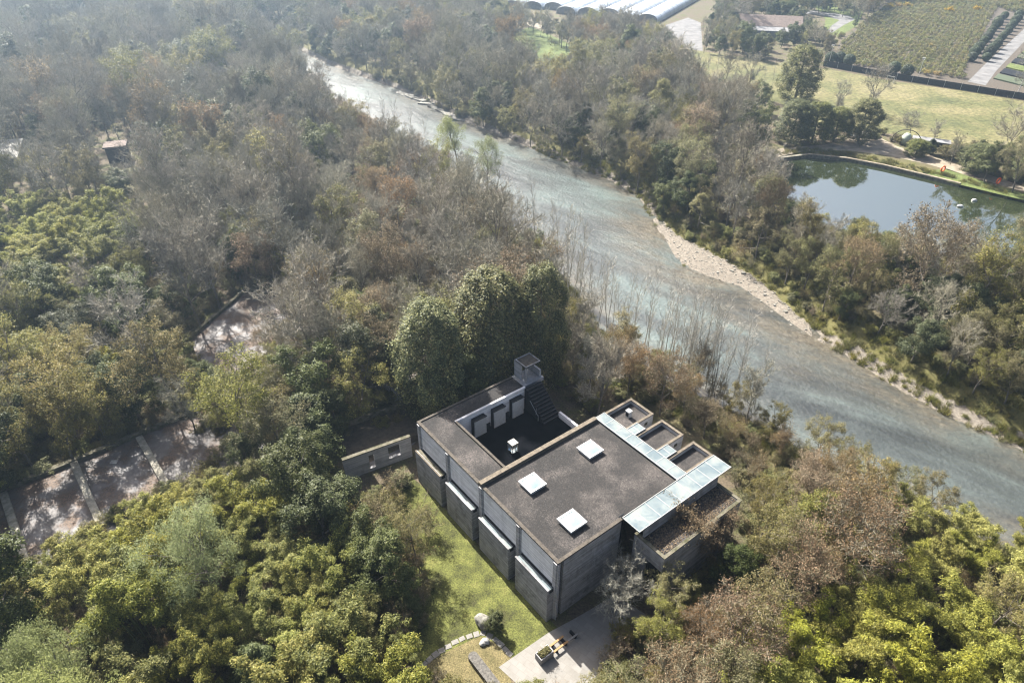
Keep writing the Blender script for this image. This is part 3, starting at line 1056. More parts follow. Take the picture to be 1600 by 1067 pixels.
# ------------------------------------------------------------------ garden things
def blob(rng, r, sq=(1, 1, 0.8), amp=0.2, n=14):
    """boulder"""
    s = Soup()
    ph = rng.uniform(0, 6, 6)
    def P(i, j):
        th, a = math.pi * i / n, 2 * math.pi * j / (2 * n)
        d = np.array((math.sin(th) * math.cos(a), math.sin(th) * math.sin(a), math.cos(th)))
        k = 1 + amp * (math.sin(3 * d[0] + ph[0]) * math.sin(2.6 * d[1] + ph[1]) + 0.5 * math.sin(6 * d[2] + ph[2] + 4 * d[0]) * math.sin(5 * d[1] + ph[3]))
        return d * k * r * np.array(sq)
    for i in range(n):
        for j in range(2 * n):
            s.add([[P(i, j), P(i + 1, j), P(i + 1, j + 1), P(i, j + 1)]], True)
    import bmesh
    m = s.mesh("stone", None)
    bm = bmesh.new()
    bm.from_mesh(m)
    bmesh.ops.remove_doubles(bm, verts=bm.verts, dist=0.004)
    bm.to_mesh(m)
    bm.free()
    return m


rng = np.random.default_rng(11)
w = loc2w(-5.75, 3.75)
tag(obj("boulder", blob(rng, 0.85, (1.0, 0.85, 0.85), 0.2), M['stone'], loc=(w[0], w[1], 0.45)), "rounded grey boulder on the lawn beside a small dark bush", "boulder")
w = loc2w(-6.85, 2.15)
tag(obj("white_stone", blob(rng, 0.42, (1.15, 0.9, 0.6), 0.25), M['pale_stone'], loc=(w[0], w[1], 0.15)), "small whitish stone where the stepping stones bend", "stone")
sw = empty("slab_wall", tuple(loc2w(-8.62, 0, 0)), BRZ, "long dark round ended stone slab lying on the dry grass", "stone slab")
s = Soup()
ring = [(0.45 * math.cos(a), 1.5 + 0.40 * math.sin(a)) for a in np.linspace(0, math.pi, 9)] + [(-0.45, -6.5), (0.45, -6.5)]
s.prism(ring, 0, 0.62)
obj("body", s, simple('dark_slab_stone', (0.045, 0.042, 0.038), (0.13, 0.12, 0.105), 5, 0.9, 0.4), sw)
# stepping stones
k = 0
arc = [(20, 520), (62, 478), (110, 438), (160, 405), (215, 372), (272, 335), (330, 308), (392, 287), (450, 270), (505, 262), (560, 285), (612, 318), (650, 352), (690, 395), (725, 432)]
for i, (a, b) in enumerate(arc):
    c = at(660 + a / 5.333, 940 + b / 5.333)
    d_ = at(660 + arc[min(i + 1, len(arc) - 1)][0] / 5.333, 940 + arc[min(i + 1, len(arc) - 1)][1] / 5.333) - at(660 + arc[max(i - 1, 0)][0] / 5.333, 940 + arc[max(i - 1, 0)][1] / 5.333)
    s = Soup().box(-0.30, 0.30, -0.27, 0.27, -0.02, 0.05)
    o = obj("stepping_stone", s, M['paving'], loc=(c[0], c[1], 0), bevel=0.02)
    o.rotation_euler = (0, 0, math.atan2(d_[1], d_[0]) + rng.normal(0, 0.12))
    o.scale = (rng.uniform(0.85, 1.15), rng.uniform(0.85, 1.1), 1)
    tag(o, "pale worn stepping stone in the curved path across the lawn", "stepping stone", "stepping stones curving across the lawn")
# planter and bench
pl = empty("planter", tuple(loc2w(-3.35, -2.4, 0.03)), BRZ, "dark concrete trough planter with weeds at the end of the wooden bench", "planter")
s = Soup().box(-0.75, 0.75, -0.45, -0.36, 0, 0.85).box(-0.75, 0.75, 0.36, 0.45, 0, 0.85).box(-0.75, -0.66, -0.358, 0.358, 0, 0.85).box(0.66, 0.75, -0.358, 0.358, 0, 0.85)
obj("trough", s, M['conc_dark'], pl, bevel=0.01)
obj("soil", Soup().box(-0.655, 0.655, -0.355, 0.355, 0.1, 0.72), M['soil'], pl)
n = 900
C = np.stack([rng.uniform(-0.6, 0.6, n), rng.uniform(-0.32, 0.32, n), 0.74 + rng.gamma(1.5, 0.12, n)], 1)
obj("weeds", Soup().leaves(rng, C, rng.normal(size=(n, 3)), 0.16, 0.05), M['scrub'], pl)
be = empty("bench", tuple(loc2w(-1.6, -2.4, 0.03)), BRZ, "bench of two worn wooden beams running from the trough planter", "bench")
for yy in (-0.32, 0.32):
    obj("beam", Soup().box(-0.95, 0.85, yy - 0.10, yy + 0.10, 0.36, 0.46), M['wood'], be, bevel=0.015)
o = obj("beam", Soup().box(0.86, 2.1, -0.43, -0.23, 0.36, 0.45), M['oldwood'], be, bevel=0.015)
o["label"] = "weathered grey end of the bench beam"
for xx in (-0.5, 0.6, 1.8):
    obj("leg", Soup().box(xx - 0.1, xx + 0.1, -0.40, 0.40, 0, 0.358), M['darkmetal'], be)

# ------------------------------------------------------------------ far buildings and farm
hx = at(188, 250)
hut = empty("hut", (hx[0], hx[1], 0), R(20), "small dark brown hut among bare trees far up the wood", "hut")
obj("wall", Soup().box(-2.2, 2.2, -2.0, 2.0, 0, 3.7), M['hutwall'], hut)
obj("roof", Soup().box(-2.6, 2.6, -2.4, 2.4, 3.702, 4.05), M['brownroof'], hut)
obj("door", Soup().box(-0.5, 0.5, -2.06, -2.0, 0, 2.1), M['window'], hut)
obj("window", Soup().box(1.1, 1.8, -2.05, -2.0, 1.4, 2.3), M['window'], hut)
q = poly([(-40, 222), (34, 217), (40, 240), (26, 246), (-40, 250)], 3.0)
sh = empty("shed", (0, 0, 0), 0, "pale roofed shed among the trees at the edge of the upper wood", "shed")
qs = [q[0], q[1], q[3], q[4]]
obj("wall", Soup().prism(qs, 0, 2.8), M['conc'], sh)
obj("roof", Soup().prism([p + (p - np.mean(qs, 0)) * 0.04 for p in qs], 2.802, 3.0), M['pale_stone'], sh)
bx_ = at(1200, 58)
bn = empty("barn", (bx_[0], bx_[1], 0), R(-14), "long barn with a faded brown roof beyond the meadow", "barn")
obj("wall", Soup().box(-12, 12, 0, 13, 0, 4.5), M['hutwall'], bn)
s = Soup()
s.add([[(-13, -1, 4.2), (13, -1, 4.2), (13, 6.5, 7.4), (-13, 6.5, 7.4)], [(-13, 14, 4.2), (-13, 6.5, 7.4), (13, 6.5, 7.4), (13, 14, 4.2)], [(-13, -1, 4.0), (13, -1, 4.0), (13, -1, 4.2), (-13, -1, 4.2)]])
obj("roof", s, M['brownroof'], bn)
obj("lean_to_roof", Soup().add([[(-13, -5, 3.2), (12, -5, 3.2), (12, -0.98, 4.1), (-13, -0.98, 4.1)]]) or None, M['greyroof'], bn) if False else None
s = Soup()
s.add([[(-13, -5, 3.2), (12, -5, 3.2), (12, -0.98, 4.1), (-13, -0.98, 4.1)], [(-13, -5, 0), (12, -5, 0), (12, -5, 3.2), (-13, -5, 3.2)]])
obj("lean_to", s, M['greyroof'], bn)
# plastic tunnels
gp = at(811, 12)
gq = at(1013, 36)
gd = unit((gq - gp)[:2])
gl = np.array((math.sin(R(27)), math.cos(R(27))))
W_T = 10.4
proto = None
nT = 10
for k in range(nT):
    c = gp[:2] + gd * W_T * (k - 2.2)
    off = 4.0 * math.sin(k * 2.1)
    if proto is None:
        t = empty("plastic_tunnel", (0, 0, 0), 0)
        s = Soup()
        e = Soup()
        n = 14
        r = 4.9
        Z = lambda a: 1.2 + 2.6 * math.sin(a) if 0 < a < math.pi else 0.0
        prof = [(-r, 0)] + [(-r * math.cos(math.pi * i / n), 1.1 + 2.5 * math.sin(math.pi * i / n)) for i in range(n + 1)] + [(r, 0)]
        for i in range(len(prof) - 1):
            (xa, za), (xb, zb) = prof[i], prof[i + 1]
            for j in range(12):
                s.add([[(xa, j * 7.0, za), (xa, (j + 1) * 7.0, za), (xb, (j + 1) * 7.0, zb), (xb, j * 7.0, zb)]], True)
            e.add([[(xa, 0.0, za), (xb, 0.0, zb), ((xb) * 0.9, 0.0, 0), (xa * 0.9, 0.0, 0)]])
        obj("cover", s, M['plastic'], t)
        obj("end_panel", e, M['greyroof'], t)
        h = Soup()
        for j in range(0, 13):
            P = [(x * 1.004, j * 7.0, z + 0.02) for x, z in prof]
            h.tubes(P[:-1], P[1:], [0.07] * (len(P) - 1), [0.07] * (len(P) - 1), 4)
        obj("hoops", h, M['metal'], t)
        proto = t
    else:
        t = proto.copy()
        COL.objects.link(t)
        for ch in proto.children:
            cc = ch.copy()
            COL.objects.link(cc)
            cc.parent = t
    t.location = (c[0] + gl[0] * off, c[1] + gl[1] * off, 0)
    t.rotation_euler = (0, 0, -R(27))
    nm = ["first", "second", "third", "fourth", "fifth", "sixth", "seventh", "eighth", "ninth", "tenth"][nT - 1 - k]
    tag(t, f"long white plastic growing tunnel, {nm} counted from the pale yard", "greenhouse", "white plastic tunnels beyond the far wood")
# dark mesh fence between meadow and nursery
fn = empty("mesh_fence", (0, 0, 0), 0, "dark mesh fence between the meadow and the nursery", "fence")
fl = [at(u, v)[:2] for u, v in ((1286, 104), (1400, 125), (1500, 141), (1640, 163))]
s = Soup()
for a, b in zip(fl[:-1], fl[1:]):
    bar(s, a, b, 0.08, 0.05, 2.0)
obj("mesh_panel", s, M['black'], fn)
for a, b in zip(fl[:-1], fl[1:]):
    m_n = max(2, int(np.linalg.norm(b - a) / 4.5))
    for i in range(m_n):
        p = a + (b - a) * i / m_n
        obj("post", Soup().tubes([(*p, 0)], [(*p, 2.3)], [0.07], [0.07], 6), M['metal'], fn)
# lamp posts
lampdesc = ["slim lamp post at the hedge beyond the bare meadow saplings", "lamp post with a pale head beside two clipped ball shrubs", "lamp post by the mesh fence near the white goal frame", "lamp post beside the seed beds and the nursery track"]
proto = None
for (u, v), d_ in zip(((1165, 84), (1294, 104), (1433, 126), (1591, 144)), lampdesc):
    p = at(u, v)
    if proto is None:
        t = empty("lamp_post", (0, 0, 0))
        obj("pole", Soup().tubes([(0, 0, 0), (0, 0, 0.4)], [(0, 0, 0.4), (0, 0, 7.0)], [0.16, 0.11], [0.16, 0.08], 8), M['white'], t)
        obj("lamp_head", Soup().box(-0.55, 0.55, -0.22, 0.22, 6.95, 7.18), M['white'], t, bevel=0.04)
        obj("arm", Soup().tubes([(0, 0, 6.4)], [(0.45, 0, 6.94)], [0.05], [0.05], 6), M['metal'], t)
        proto = t
    else:
        t = proto.copy()
        COL.objects.link(t)
        for ch in proto.children:
            cc = ch.copy()
            COL.objects.link(cc)
            cc.parent = t
    t.location = (p[0], p[1], 0)
    tag(t, d_, "lamp post", "lamp posts round the meadow")
p = at(1390, 129)
goal = empty("goal_frame", (p[0], p[1], 0), R(-42), "small white goal frame against the mesh fence on the meadow", "goal")
obj("frame", Soup().tubes([(-1.2, 0, 0), (1.2, 0, 0), (-1.2, 0, 1.9)], [(-1.2, 0, 1.9), (1.2, 0, 1.9), (1.2, 0, 1.9)], [0.09] * 3, [0.09] * 3, 6), M['white'], goal)
obj("net", Soup().add([[(-1.2, 0.05, 1.85), (1.2, 0.05, 1.85), (1.2, 1.0, 0), (-1.2, 1.0, 0)]]) or Soup(), M['metal'], goal) if False else None
s = Soup()
for k in range(9):
    x = -1.2 + 0.3 * k
    s.tubes([(x, 0.02, 1.88)], [(x, 1.1, 0)], [0.02], [0.02], 3)
obj("net", s, M['metal'], goal)
# seed beds
sa, sb_, sc2 = at(1552, 124)[:2], at(1625, 58)[:2], at(1640, 146)[:2]
ud, vd = sb_ - sa, sc2 - sa
for k in range(9):
    a = sa + ud * (k / 9.0)
    q = [a, a + vd * 1.1, a + vd * 1.1 + ud * 0.085, a + ud * 0.085]
    bd = Soup().prism(q, 0, 0.45)
    yel = k in (2, 5, 7)
    tag(obj("seed_bed", bd, M['greengrass'] if yel else M['darkmetal'] if k % 2 else M['topi'], None),
        ("yellow green seed bed, " if yel else "dark netted seed bed, ") + ["first", "second", "third", "fourth", "fifth", "sixth", "seventh", "eighth", "ninth"][k] + " from the mesh fence", "seed bed", "seed beds beside the nursery track")
# pond edge
em = empty("stone_embankment", (0, 0, 0), 0, "low dark stone embankment along the far shore of the pond", "embankment")
ps = poly([(1204, 256), (1214, 249), (1262, 243), (1323, 249), (1381, 260), (1448, 276), (1500, 289)], -0.2)
s = Soup()
for a, b in zip(ps[:-1], ps[1:]):
    bar(s, a, b, 0.9, -1.6, 0.18)
obj("wall", s, simple('mossy_stone', (0.05, 0.05, 0.035), (0.20, 0.18, 0.14), 1.8, 0.95, 0.6), em)
s = Soup()
for a, b in zip(ps[2:-1], ps[3:]):
    bar(s, a, b, 0.55, 0.184, 0.26)
obj("coping", s, M['dirt'], em)
for (u, v), d_ in zip(((1470, 266), (1556, 285)), ("orange ring buoy on its post near the narrow end of the jetty path", "orange ring buoy on its post under the round dark tree by the pond")):
    p = at(u, v + 6)
    t = empty("lifebuoy", (p[0], p[1], 0), R(25), d_, "lifebuoy", "orange lifebuoys round the pond")
    a = np.linspace(0, 2 * math.pi, 19)
    P = np.stack([0.62 * np.cos(a), np.full(19, -0.12), 1.3 + 0.62 * np.sin(a)], 1)
    obj("ring", Soup().tubes(P[:-1], P[1:], [0.16] * 18, [0.16] * 18, 8), M['orange'], t)
    obj("post", Soup().tubes([(0, 0.1, 0)], [(0, 0.1, 1.9)], [0.05], [0.05], 6), M['white'], t)
for (u, v), d_ in zip(((1522, 314), (1500, 323), (1546, 301)), ("white float on the pond, nearest to the grassy shore", "white float furthest out on the green pond", "small white float touching the grassy pond shore")):
    p = at(u, v, POND_Z)
    tag(obj("float", blob(rng, 0.55, (1.15, 0.8, 0.65), 0.12, 8), M['white'], loc=(p[0], p[1], POND_Z + 0.1)), d_, "float", "white floats on the pond")
p = at(1414, 226)
ar = empty("garden_arch", (p[0], p[1], 0), R(-35), "thin curved garden arch beside the pale round sculpture", "arch")
a = np.linspace(0, math.pi, 13)
P = np.stack([3.4 * np.cos(a), 0 * a, 0.8 + 3.0 * np.sin(a)], 1)
obj("hoop", Soup().tubes(P[:-1], P[1:], [0.10] * 12, [0.10] * 12, 6), M['hutwall'], ar)
obj("post", Soup().tubes([(-3.4, 0, 0), (3.4, 0, 0)], [(-3.4, 0, 1), (3.4, 0, 1)], [0.18] * 2, [0.16] * 2, 6), M['hutwall'], ar)
p = at(1413, 226)
tag(obj("round_sculpture", blob(rng, 1.45, (0.85, 0.85, 1.1), 0.04), simple('pale_green_stone', (0.30, 0.34, 0.28), (0.42, 0.46, 0.38), 2, 0.8), loc=(p[0], p[1], 1.4)), "pale green egg shaped sculpture under the garden arch", "sculpture")
p, p2 = at(1424, 228), at(1480, 236)
rz = math.atan2(p2[1] - p[1], p2[0] - p[0])
ll = np.linalg.norm((p2 - p)[:2])
lsd = empty("low_shed", (p[0], p[1], 0), rz, "long low shed with a pale rim between pond trees and meadow", "shed")
obj("wall", Soup().box(0, ll, 0, 2.6, 0, 1.7), M['hutwall'], lsd)
obj("roof", Soup().box(-0.3, ll + 0.3, -0.2, 3.0, 1.702, 1.86), M['greyroof'], lsd)
p = at(1352, 214)
tag(obj("rock_pile", blob(rng, 1.6, (2.4, 1.0, 0.5), 0.3), M['pale_stone'], loc=(p[0], p[1], 0.2)), "pale rock heap on the pond path by the dark round trees", "rocks")
# pale slabs along the far bank
revs = [(628, 147), (642, 151), (656, 157), (668, 163), (680, 169), (692, 175), (704, 181), (716, 187)]
for k, (u, v) in enumerate(revs):
    p = at(u, v, RIVER_Z)
    o = obj("bank_slab", Soup().box(-2.9, 2.9, -1.3, 1.3, -0.6, 0.32), M['stone'], loc=(p[0], p[1], RIVER_Z + 0.02), bevel=0.12)
    o.rotation_euler = (rng.normal(0, 0.08), rng.normal(0, 0.08), R(-38) + rng.normal(0, 0.25))
    o.scale = (rng.uniform(0.7, 1.2), rng.uniform(0.6, 1.2), rng.uniform(0.6, 1.2))
    tag(o, "pale broken concrete slab at the far river edge under dark bushes", "slab", "pale slabs along the far bank")
# stones on the gravel bar
s = Soup()
n = 1500
mn, mx = gravel_q.min(0), gravel_q.max(0)
C = rng.uniform(mn, mx, (6000, 2))
keep = (sdist(C[:, 0], C[:, 1], gravel_q) < 0.4)
C = C[keep][:800]
hh = terrain_h(C[:, 0], C[:, 1])[0]
for (x, y), h in zip(C, hh):
    r = min(0.5, 0.05 + rng.gamma(0.9, 0.055))
    a = rng.uniform(0, 6)
    b = [(x + r * math.cos(a + t) * rng.uniform(0.7, 1.1), y + r * math.sin(a + t) * rng.uniform(0.7, 1.1)) for t in (0, 1.3, 2.6, 4.0, 5.2)]
    s.prism(b, h - 0.05, h + r * 0.45)
tag(obj("gravel", s, M['stone']), "loose grey stones on the gravel bar", "stones", kind="stuff")


# ------------------------------------------------------------------ plants: prototypes
GOLD = 2.39996


def skeleton(rng, h, r0, nl=(10, 6, 5), ang=48, up=0.12, wig=0.12, start=0.28, lenf=(0.5, 0.5, 0.45), shape='round', lean=0.0, stems=1, nseg=(8, 5, 4, 2), sub_start=0.3):
    segs, tips = [], []

    def rec(p, d, L, r, lev, up_):
        n = nseg[lev]
        cnt = nl[lev] if lev < len(nl) else 0
        pts = []
        step = L / n
        for i in range(n):
            d = unit(d + rng.normal(0, wig, 3) * (0.5 if lev == 0 else 1) + np.array([0, 0, up_]))
            q = p + d * step
            segs.append((p, q, r * (1 - 0.8 * i / n), r * (1 - 0.8 * (i + 1) / n), lev))
            pts.append((p, q, d))
            p = q
        tips.append((p, d, lev))
        st_ = start if lev == 0 else sub_start
        az0 = rng.uniform(0, 6.28)
        for k in range(cnt):
            f = st_ + (0.98 - st_) * (k + rng.random()) / cnt
            i = min(int(f * n), n - 1)
            a, b, dd_ = pts[i]
            pos = a + (b - a) * (f * n - i)
            az = az0 + GOLD * k + rng.normal(0, 0.3)
            al = R(max(12, rng.normal(ang if lev == 0 else ang * 0.95, 10)))
            ref = np.array([0, 0, 1.0]) if abs(dd_[2]) < 0.9 else np.array([1.0, 0, 0])
            u = unit(np.cross(dd_, ref))
            v = np.cross(dd_, u)
            nd = dd_ * math.cos(al) + (u * math.cos(az) + v * math.sin(az)) * math.sin(al)
            if lev == 0:
                g = (f - st_) / (1 - st_)
                sf = {'round': 0.55 + 0.75 * math.sin(math.pi * min(1, 0.12 + 0.80 * g)), 'cone': 1.25 * (1.02 - g) + 0.12, 'vase': 0.6 + 0.5 * g, 'column': 0.8}[shape] * 0.8
            else:
                sf = 1.0 - 0.35 * f
            rec(pos, nd, L * lenf[lev] * sf * rng.uniform(0.8, 1.2), r * (0.55 if lev == 0 else 0.6) * (1 - 0.5 * f), lev + 1, up_)

    for s in range(stems):
        if stems == 1:
            d = unit(np.array([rng.normal(0, lean + 0.03), rng.normal(0, lean + 0.03), 1]))
            rec(np.zeros(3), d, h * rng.uniform(0.86, 0.94), r0, 0, up)
        else:
            a = 6.28 * s / stems + rng.uniform(-0.4, 0.4)
            d = unit(np.array([math.cos(a) * rng.uniform(0.15, 0.6), math.sin(a) * rng.uniform(0.15, 0.6), 1]))
            rec(np.array([0.25 * math.cos(a), 0.25 * math.sin(a), 0]), d, h * rng.uniform(0.65, 0.95), r0, 0, up)
    return segs, tips


def wood(segs, levels, k=(7, 5, 4, 3), rmin=0.0):
    s = Soup()
    for lev in levels:
        S = [g for g in segs if g[4] == lev]
        if S:
            s.tubes([g[0] for g in S], [g[1] for g in S], [max(g[2], rmin) for g in S], [max(g[3], rmin) for g in S], k[lev])
    return s


def ribbons(s, rng, P0, P1, w0, w1):
    P0, P1 = np.asarray(P0), np.asarray(P1)
    if not len(P0):
        return
    d = P1 - P0
    sd = np.cross(d, rng.normal(size=d.shape))
    sd /= np.maximum(np.linalg.norm(sd, axis=1, keepdims=True), 1e-9)
    s.add(np.stack([P0 - sd * w0, P0 + sd * w0, P1 + sd * w1, P1 - sd * w1], 1))


def add_twigs(s, rng, segs, n_each, length, w, lev=(2, 3), up=0.5):
    S = [g for g in segs if g[4] in lev]
    P0 = np.array([g[0] for g in S])
    P1 = np.array([g[1] for g in S])
    P0 = np.repeat(P0, n_each, 0)
    P1 = np.repeat(P1, n_each, 0)
    t = rng.random((len(P0), 1))
    B = P0 + (P1 - P0) * t
    d = P1 - P0
    d /= np.maximum(np.linalg.norm(d, axis=1, keepdims=True), 1e-9)
    d = d + rng.normal(0, 0.7, d.shape) + np.array([0, 0, up])
    d /= np.linalg.norm(d, axis=1, keepdims=True)
    L = length * rng.uniform(0.5, 1.3, (len(B), 1))
    m = B + d * L * 0.55
    d2 = d + rng.normal(0, 0.35, d.shape)
    d2 /= np.linalg.norm(d2, axis=1, keepdims=True)
    e = m + d2 * L * 0.5
    ribbons(s, rng, B, m, w, w * 0.75)
    ribbons(s, rng, m, e, w * 0.75, w * 0.3)
    return e


def clumps(s, rng, C, rad, per, L, W, upb=0.5, flat=0.8, center=None, outb=0.5, droop=0.3):
    """leaf clumps: leaves on the shells of small puffs round C"""
    n = len(C)
    d = rng.normal(size=(n, per, 3))
    d /= np.linalg.norm(d, axis=2, keepdims=True)
    rr = rad * rng.uniform(0.7, 1.3, (n, 1, 1)) * rng.uniform(0.45, 1.0, (n, per, 1))
    P = C[:, None, :] + d * rr * np.array([1, 1, flat])
    N = d * 0.7 + rng.normal(0, 0.45, d.shape) + np.array([0, 0, upb])
    if center is not None:
        o = C - center
        o /= np.maximum(np.linalg.norm(o, axis=1, keepdims=True), 1e-9)
        N += o[:, None, :] * outb
    s.leaves(rng, P.reshape(-1, 3), N.reshape(-1, 3), L, W, droop)


LIB = {}      # kind -> list of (trunk mesh, crown mesh, height, radius)


def put(kind, trunk, tmat, crown, cmat, h, r, extra=None):
    LIB.setdefault(kind, []).append((trunk.mesh(kind + "_trunk", M[tmat]) if trunk else None, crown.mesh(kind + "_crown", M[cmat]), h, r,
                                     extra[0].mesh(kind + "_leaves", M[extra[1]]) if extra else None))


def build_lib():
    # leafless grey trees
    for i in range(6):
        g = np.random.default_rng(100 + i)
        h = 11.5
        segs, tips = skeleton(g, h, 0.17, (12, 7, 5), (44, 38, 50, 40, 46, 34)[i], 0.10, 0.14, 0.30, (0.52, 0.55, 0.5), ('round', 'vase', 'round', 'vase', 'round', 'column')[i])
        c = Soup()
        S = [q for q in segs if q[4] == 2]
        c.tubes([q[0] for q in S], [q[1] for q in S], [max(q[2], 0.022) for q in S], [max(q[3], 0.016) for q in S], 3)
        S = [q for q in segs if q[4] == 3]
        ribbons(c, g, [q[0] for q in S], [q[1] for q in S], 0.022, 0.013)
        e = add_twigs(c, g, segs, 4, 0.75, 0.016, (2, 3), 0.45)
        put('bare', wood(segs, (0, 1)), 'bark', c, 'twig', h, 4.2)
    # thin trees still holding brown leaves
    for i in range(5):
        g = np.random.default_rng(200 + i)
        h = 10.0
        segs, tips = skeleton(g, h, 0.15, (11, 7, 5), (48, 42, 55, 46, 50)[i], 0.09, 0.15, 0.26, (0.52, 0.55, 0.5), 'round')
        c = Soup()
        S = [q for q in segs if q[4] == 2]
        c.tubes([q[0] for q in S], [q[1] for q in S], [max(q[2], 0.02) for q in S], [max(q[3], 0.015) for q in S], 3)
        e = add_twigs(c, g, segs, 3, 0.7, 0.016, (2, 3), 0.4)
        lv = Soup()
        k = g.random(len(e)) < 0.55
        C = np.repeat(e[k], 4, 0) + g.normal(0, 0.14, (k.sum() * 4, 3))
        lv.leaves(g, C, g.normal(size=C.shape) + np.array([0, 0, 0.5]), 0.17, 0.10, 0.6)
        put('brown', wood(segs, (0, 1)), 'bark', c, 'twig_olive', h, 4.2, (lv, 'brown'))
    # olive, half evergreen trees hung with climbers
    for i in range(6):
        g = np.random.default_rng(300 + i)
        h = 10.0
        segs, tips = skeleton(g, h, 0.18, (11, 6, 4), (50, 44, 56, 48, 52, 46)[i], 0.07, 0.16, 0.20, (0.5, 0.52, 0.5), ('round', 'vase', 'round', 'round', 'cone', 'round')[i])
        c = Soup()
        S = [q for q in segs if q[4] == 2]
        c.tubes([q[0] for q in S], [q[1] for q in S], [max(q[2], 0.02) for q in S], [max(q[3], 0.014) for q in S], 3)
        e = add_twigs(c, g, segs, 2, 0.6, 0.014, (2, 3), 0.4)
        lv = Soup()
        T = np.array([t[0] for t in tips if t[2] >= 1])
        clumps(lv, g, T, 0.50, 32, 0.155, 0.09, 0.5, 0.75, np.array([0, 0, h * 0.5]), 0.5)
        E_ = e[g.random(len(e)) < 0.35]
        C = np.repeat(E_, 4, 0) + g.normal(0, 0.16, (len(E_) * 4, 3))
        lv.leaves(g, C, g.normal(size=C.shape) + np.array([0, 0, 0.6]), 0.19, 0.10, 0.4)
        put('olive', wood(segs, (0, 1)), 'bark', c, 'twig_olive', h, 4.3, (lv, 'olive'))
    # dark evergreen broadleaves
    for i in range(5):
        g = np.random.default_rng(400 + i)
        h = 9.0
        segs, tips = skeleton(g, h, 0.2, (13, 7, 3), (58, 50, 62, 54, 60)[i], 0.05, 0.14, 0.14, (0.46, 0.5, 0.5), ('round', 'round', 'cone', 'round', 'vase')[i])
        c = Soup()
        T = np.array([t[0] for t in tips if t[2] >= 1])
        clumps(c, g, T, 0.62, 56, 0.21, 0.115, 0.55, 0.7, np.array([0, 0, h * 0.45]), 0.7)
        put('ever', wood(segs, (0, 1)), 'bark', c, 'dark', h, 3.5)
    # bamboo clumps
    for i in range(10):
        g = np.random.default_rng(500 + i)
        h = 8.0
        cu, lv = Soup(), Soup()
        nc = 13
        for k in range(nc):
            a = GOLD * k + g.normal(0, 0.3)
            rr = 1.35 * math.sqrt((k + 0.5) / nc)
            p = np.array([rr * math.cos(a), rr * math.sin(a), 0])
            hh = h * g.uniform(0.66, 1.02) * (1 - 0.10 * rr)
            a2 = a + g.normal(0, 0.6)
            out = np.array([math.cos(a2), math.sin(a2), 0]) * g.uniform(0.5, 1.1) * (0.45 + 0.55 * rr)
            pts = []
            for t in np.linspace(0, 1, 11):
                pts.append(p + np.array([0, 0, 1]) * hh * (t - 0.20 * t ** 5) + out * 2.2 * t ** 2.8)
            pts = np.array(pts)
            rad = np.linspace(0.05, 0.012, 11)
            cu.tubes(pts[:-1], pts[1:], rad[:-1], rad[1:], 4)
            # leaf plumes along the upper part, hanging over at the tip
            nn_ = 24
            t = 0.50 + 0.50 * g.random(nn_) ** 0.7
            idx = t * 10
            i0 = np.minimum(idx.astype(int), 9)
            base = pts[i0] + (pts[i0 + 1] - pts[i0]) * (idx - i0)[:, None]
            C = base + g.normal(0, 0.34, (nn_, 3)) * (1.25 - 0.6 * t)[:, None] * np.array([1, 1, 0.6])
            per = 52
            d = g.normal(size=(nn_, per, 3))
            d /= np.linalg.norm(d, axis=2, keepdims=True)
            P = C[:, None, :] + d * 0.40 * g.uniform(0.3, 1, (nn_, per, 1)) * np.array([1, 1, 0.6])
            N = d * 0.6 + np.array([0, 0, 0.75]) + g.normal(0, 0.4, d.shape)
            lv.leaves(g, P.reshape(-1, 3), N.reshape(-1, 3), 0.21, 0.06, 0.9)
        put('bamboo', cu, 'culm', lv, 'bamboo' if i < 6 else 'bamboo_y', h, 2.9)
    # dense egg shaped trees
    for i in range(3):
        g = np.random.default_rng(600 + i)
        h = 16.0
        tr = Soup()
        P = np.array([(g.normal(0, 0.05), g.normal(0, 0.05), z) for z in np.linspace(0, h * 0.9, 9)])
        tr.tubes(P[:-1], P[1:], np.linspace(0.3, 0.1, 8), np.linspace(0.28, 0.06, 8), 7)
        c = Soup()
        ph = g.uniform(0, 6, 8)
        n = 640
        t = g.random(n) ** 0.85
        z = 0.8 + (h - 1.2) * t
        prof = np.clip(np.sin(np.pi * np.clip(0.17 + 0.80 * t, 0, 1)) ** 0.46, 0.12, 1) * 4.25
        a = g.uniform(0, 2 * np.pi, n)
        lump = 1 + 0.24 * np.sin(3 * a + ph[0] + 5 * t) * np.sin(9 * t + ph[1]) + 0.10 * np.sin(7 * a + ph[2] - 8 * t)
        rr = prof * lump * np.where(g.random(n) < 0.8, g.uniform(0.86, 1.0, n), g.uniform(0.4, 0.85, n))
        C = np.stack([rr * np.cos(a), rr * np.sin(a), z], 1)
        clumps(c, g, C, 0.80, 64, 0.26, 0.135, 0.5, 0.85, np.array([0, 0, h * 0.4]), 0.9)
        put('dense', tr, 'bark', c, 'con', h, 4.3)
    # slim poplars by the water
    for i in range(5):
        g = np.random.default_rng(700 + i)
        h = 15.0
        segs, tips = skeleton(g, h, 0.08, (15, 4), 30, 0.15, 0.09, 0.30, (0.22, 0.55), 'column', 0.04, nseg=(9, 4, 3, 2))
        c = Soup()
        S = [q for q in segs if q[4] >= 1]
        c.tubes([q[0] for q in S], [q[1] for q in S], [max(q[2] * 0.7, 0.012) for q in S], [max(q[3] * 0.7, 0.008) for q in S], 3)
        add_twigs(c, g, segs, 2, 0.7, 0.008, (1, 2), 0.75)
        tr = wood(segs, (0,))
        put('sapling', tr, 'palebark', c, 'paletwig', h, 1.6)
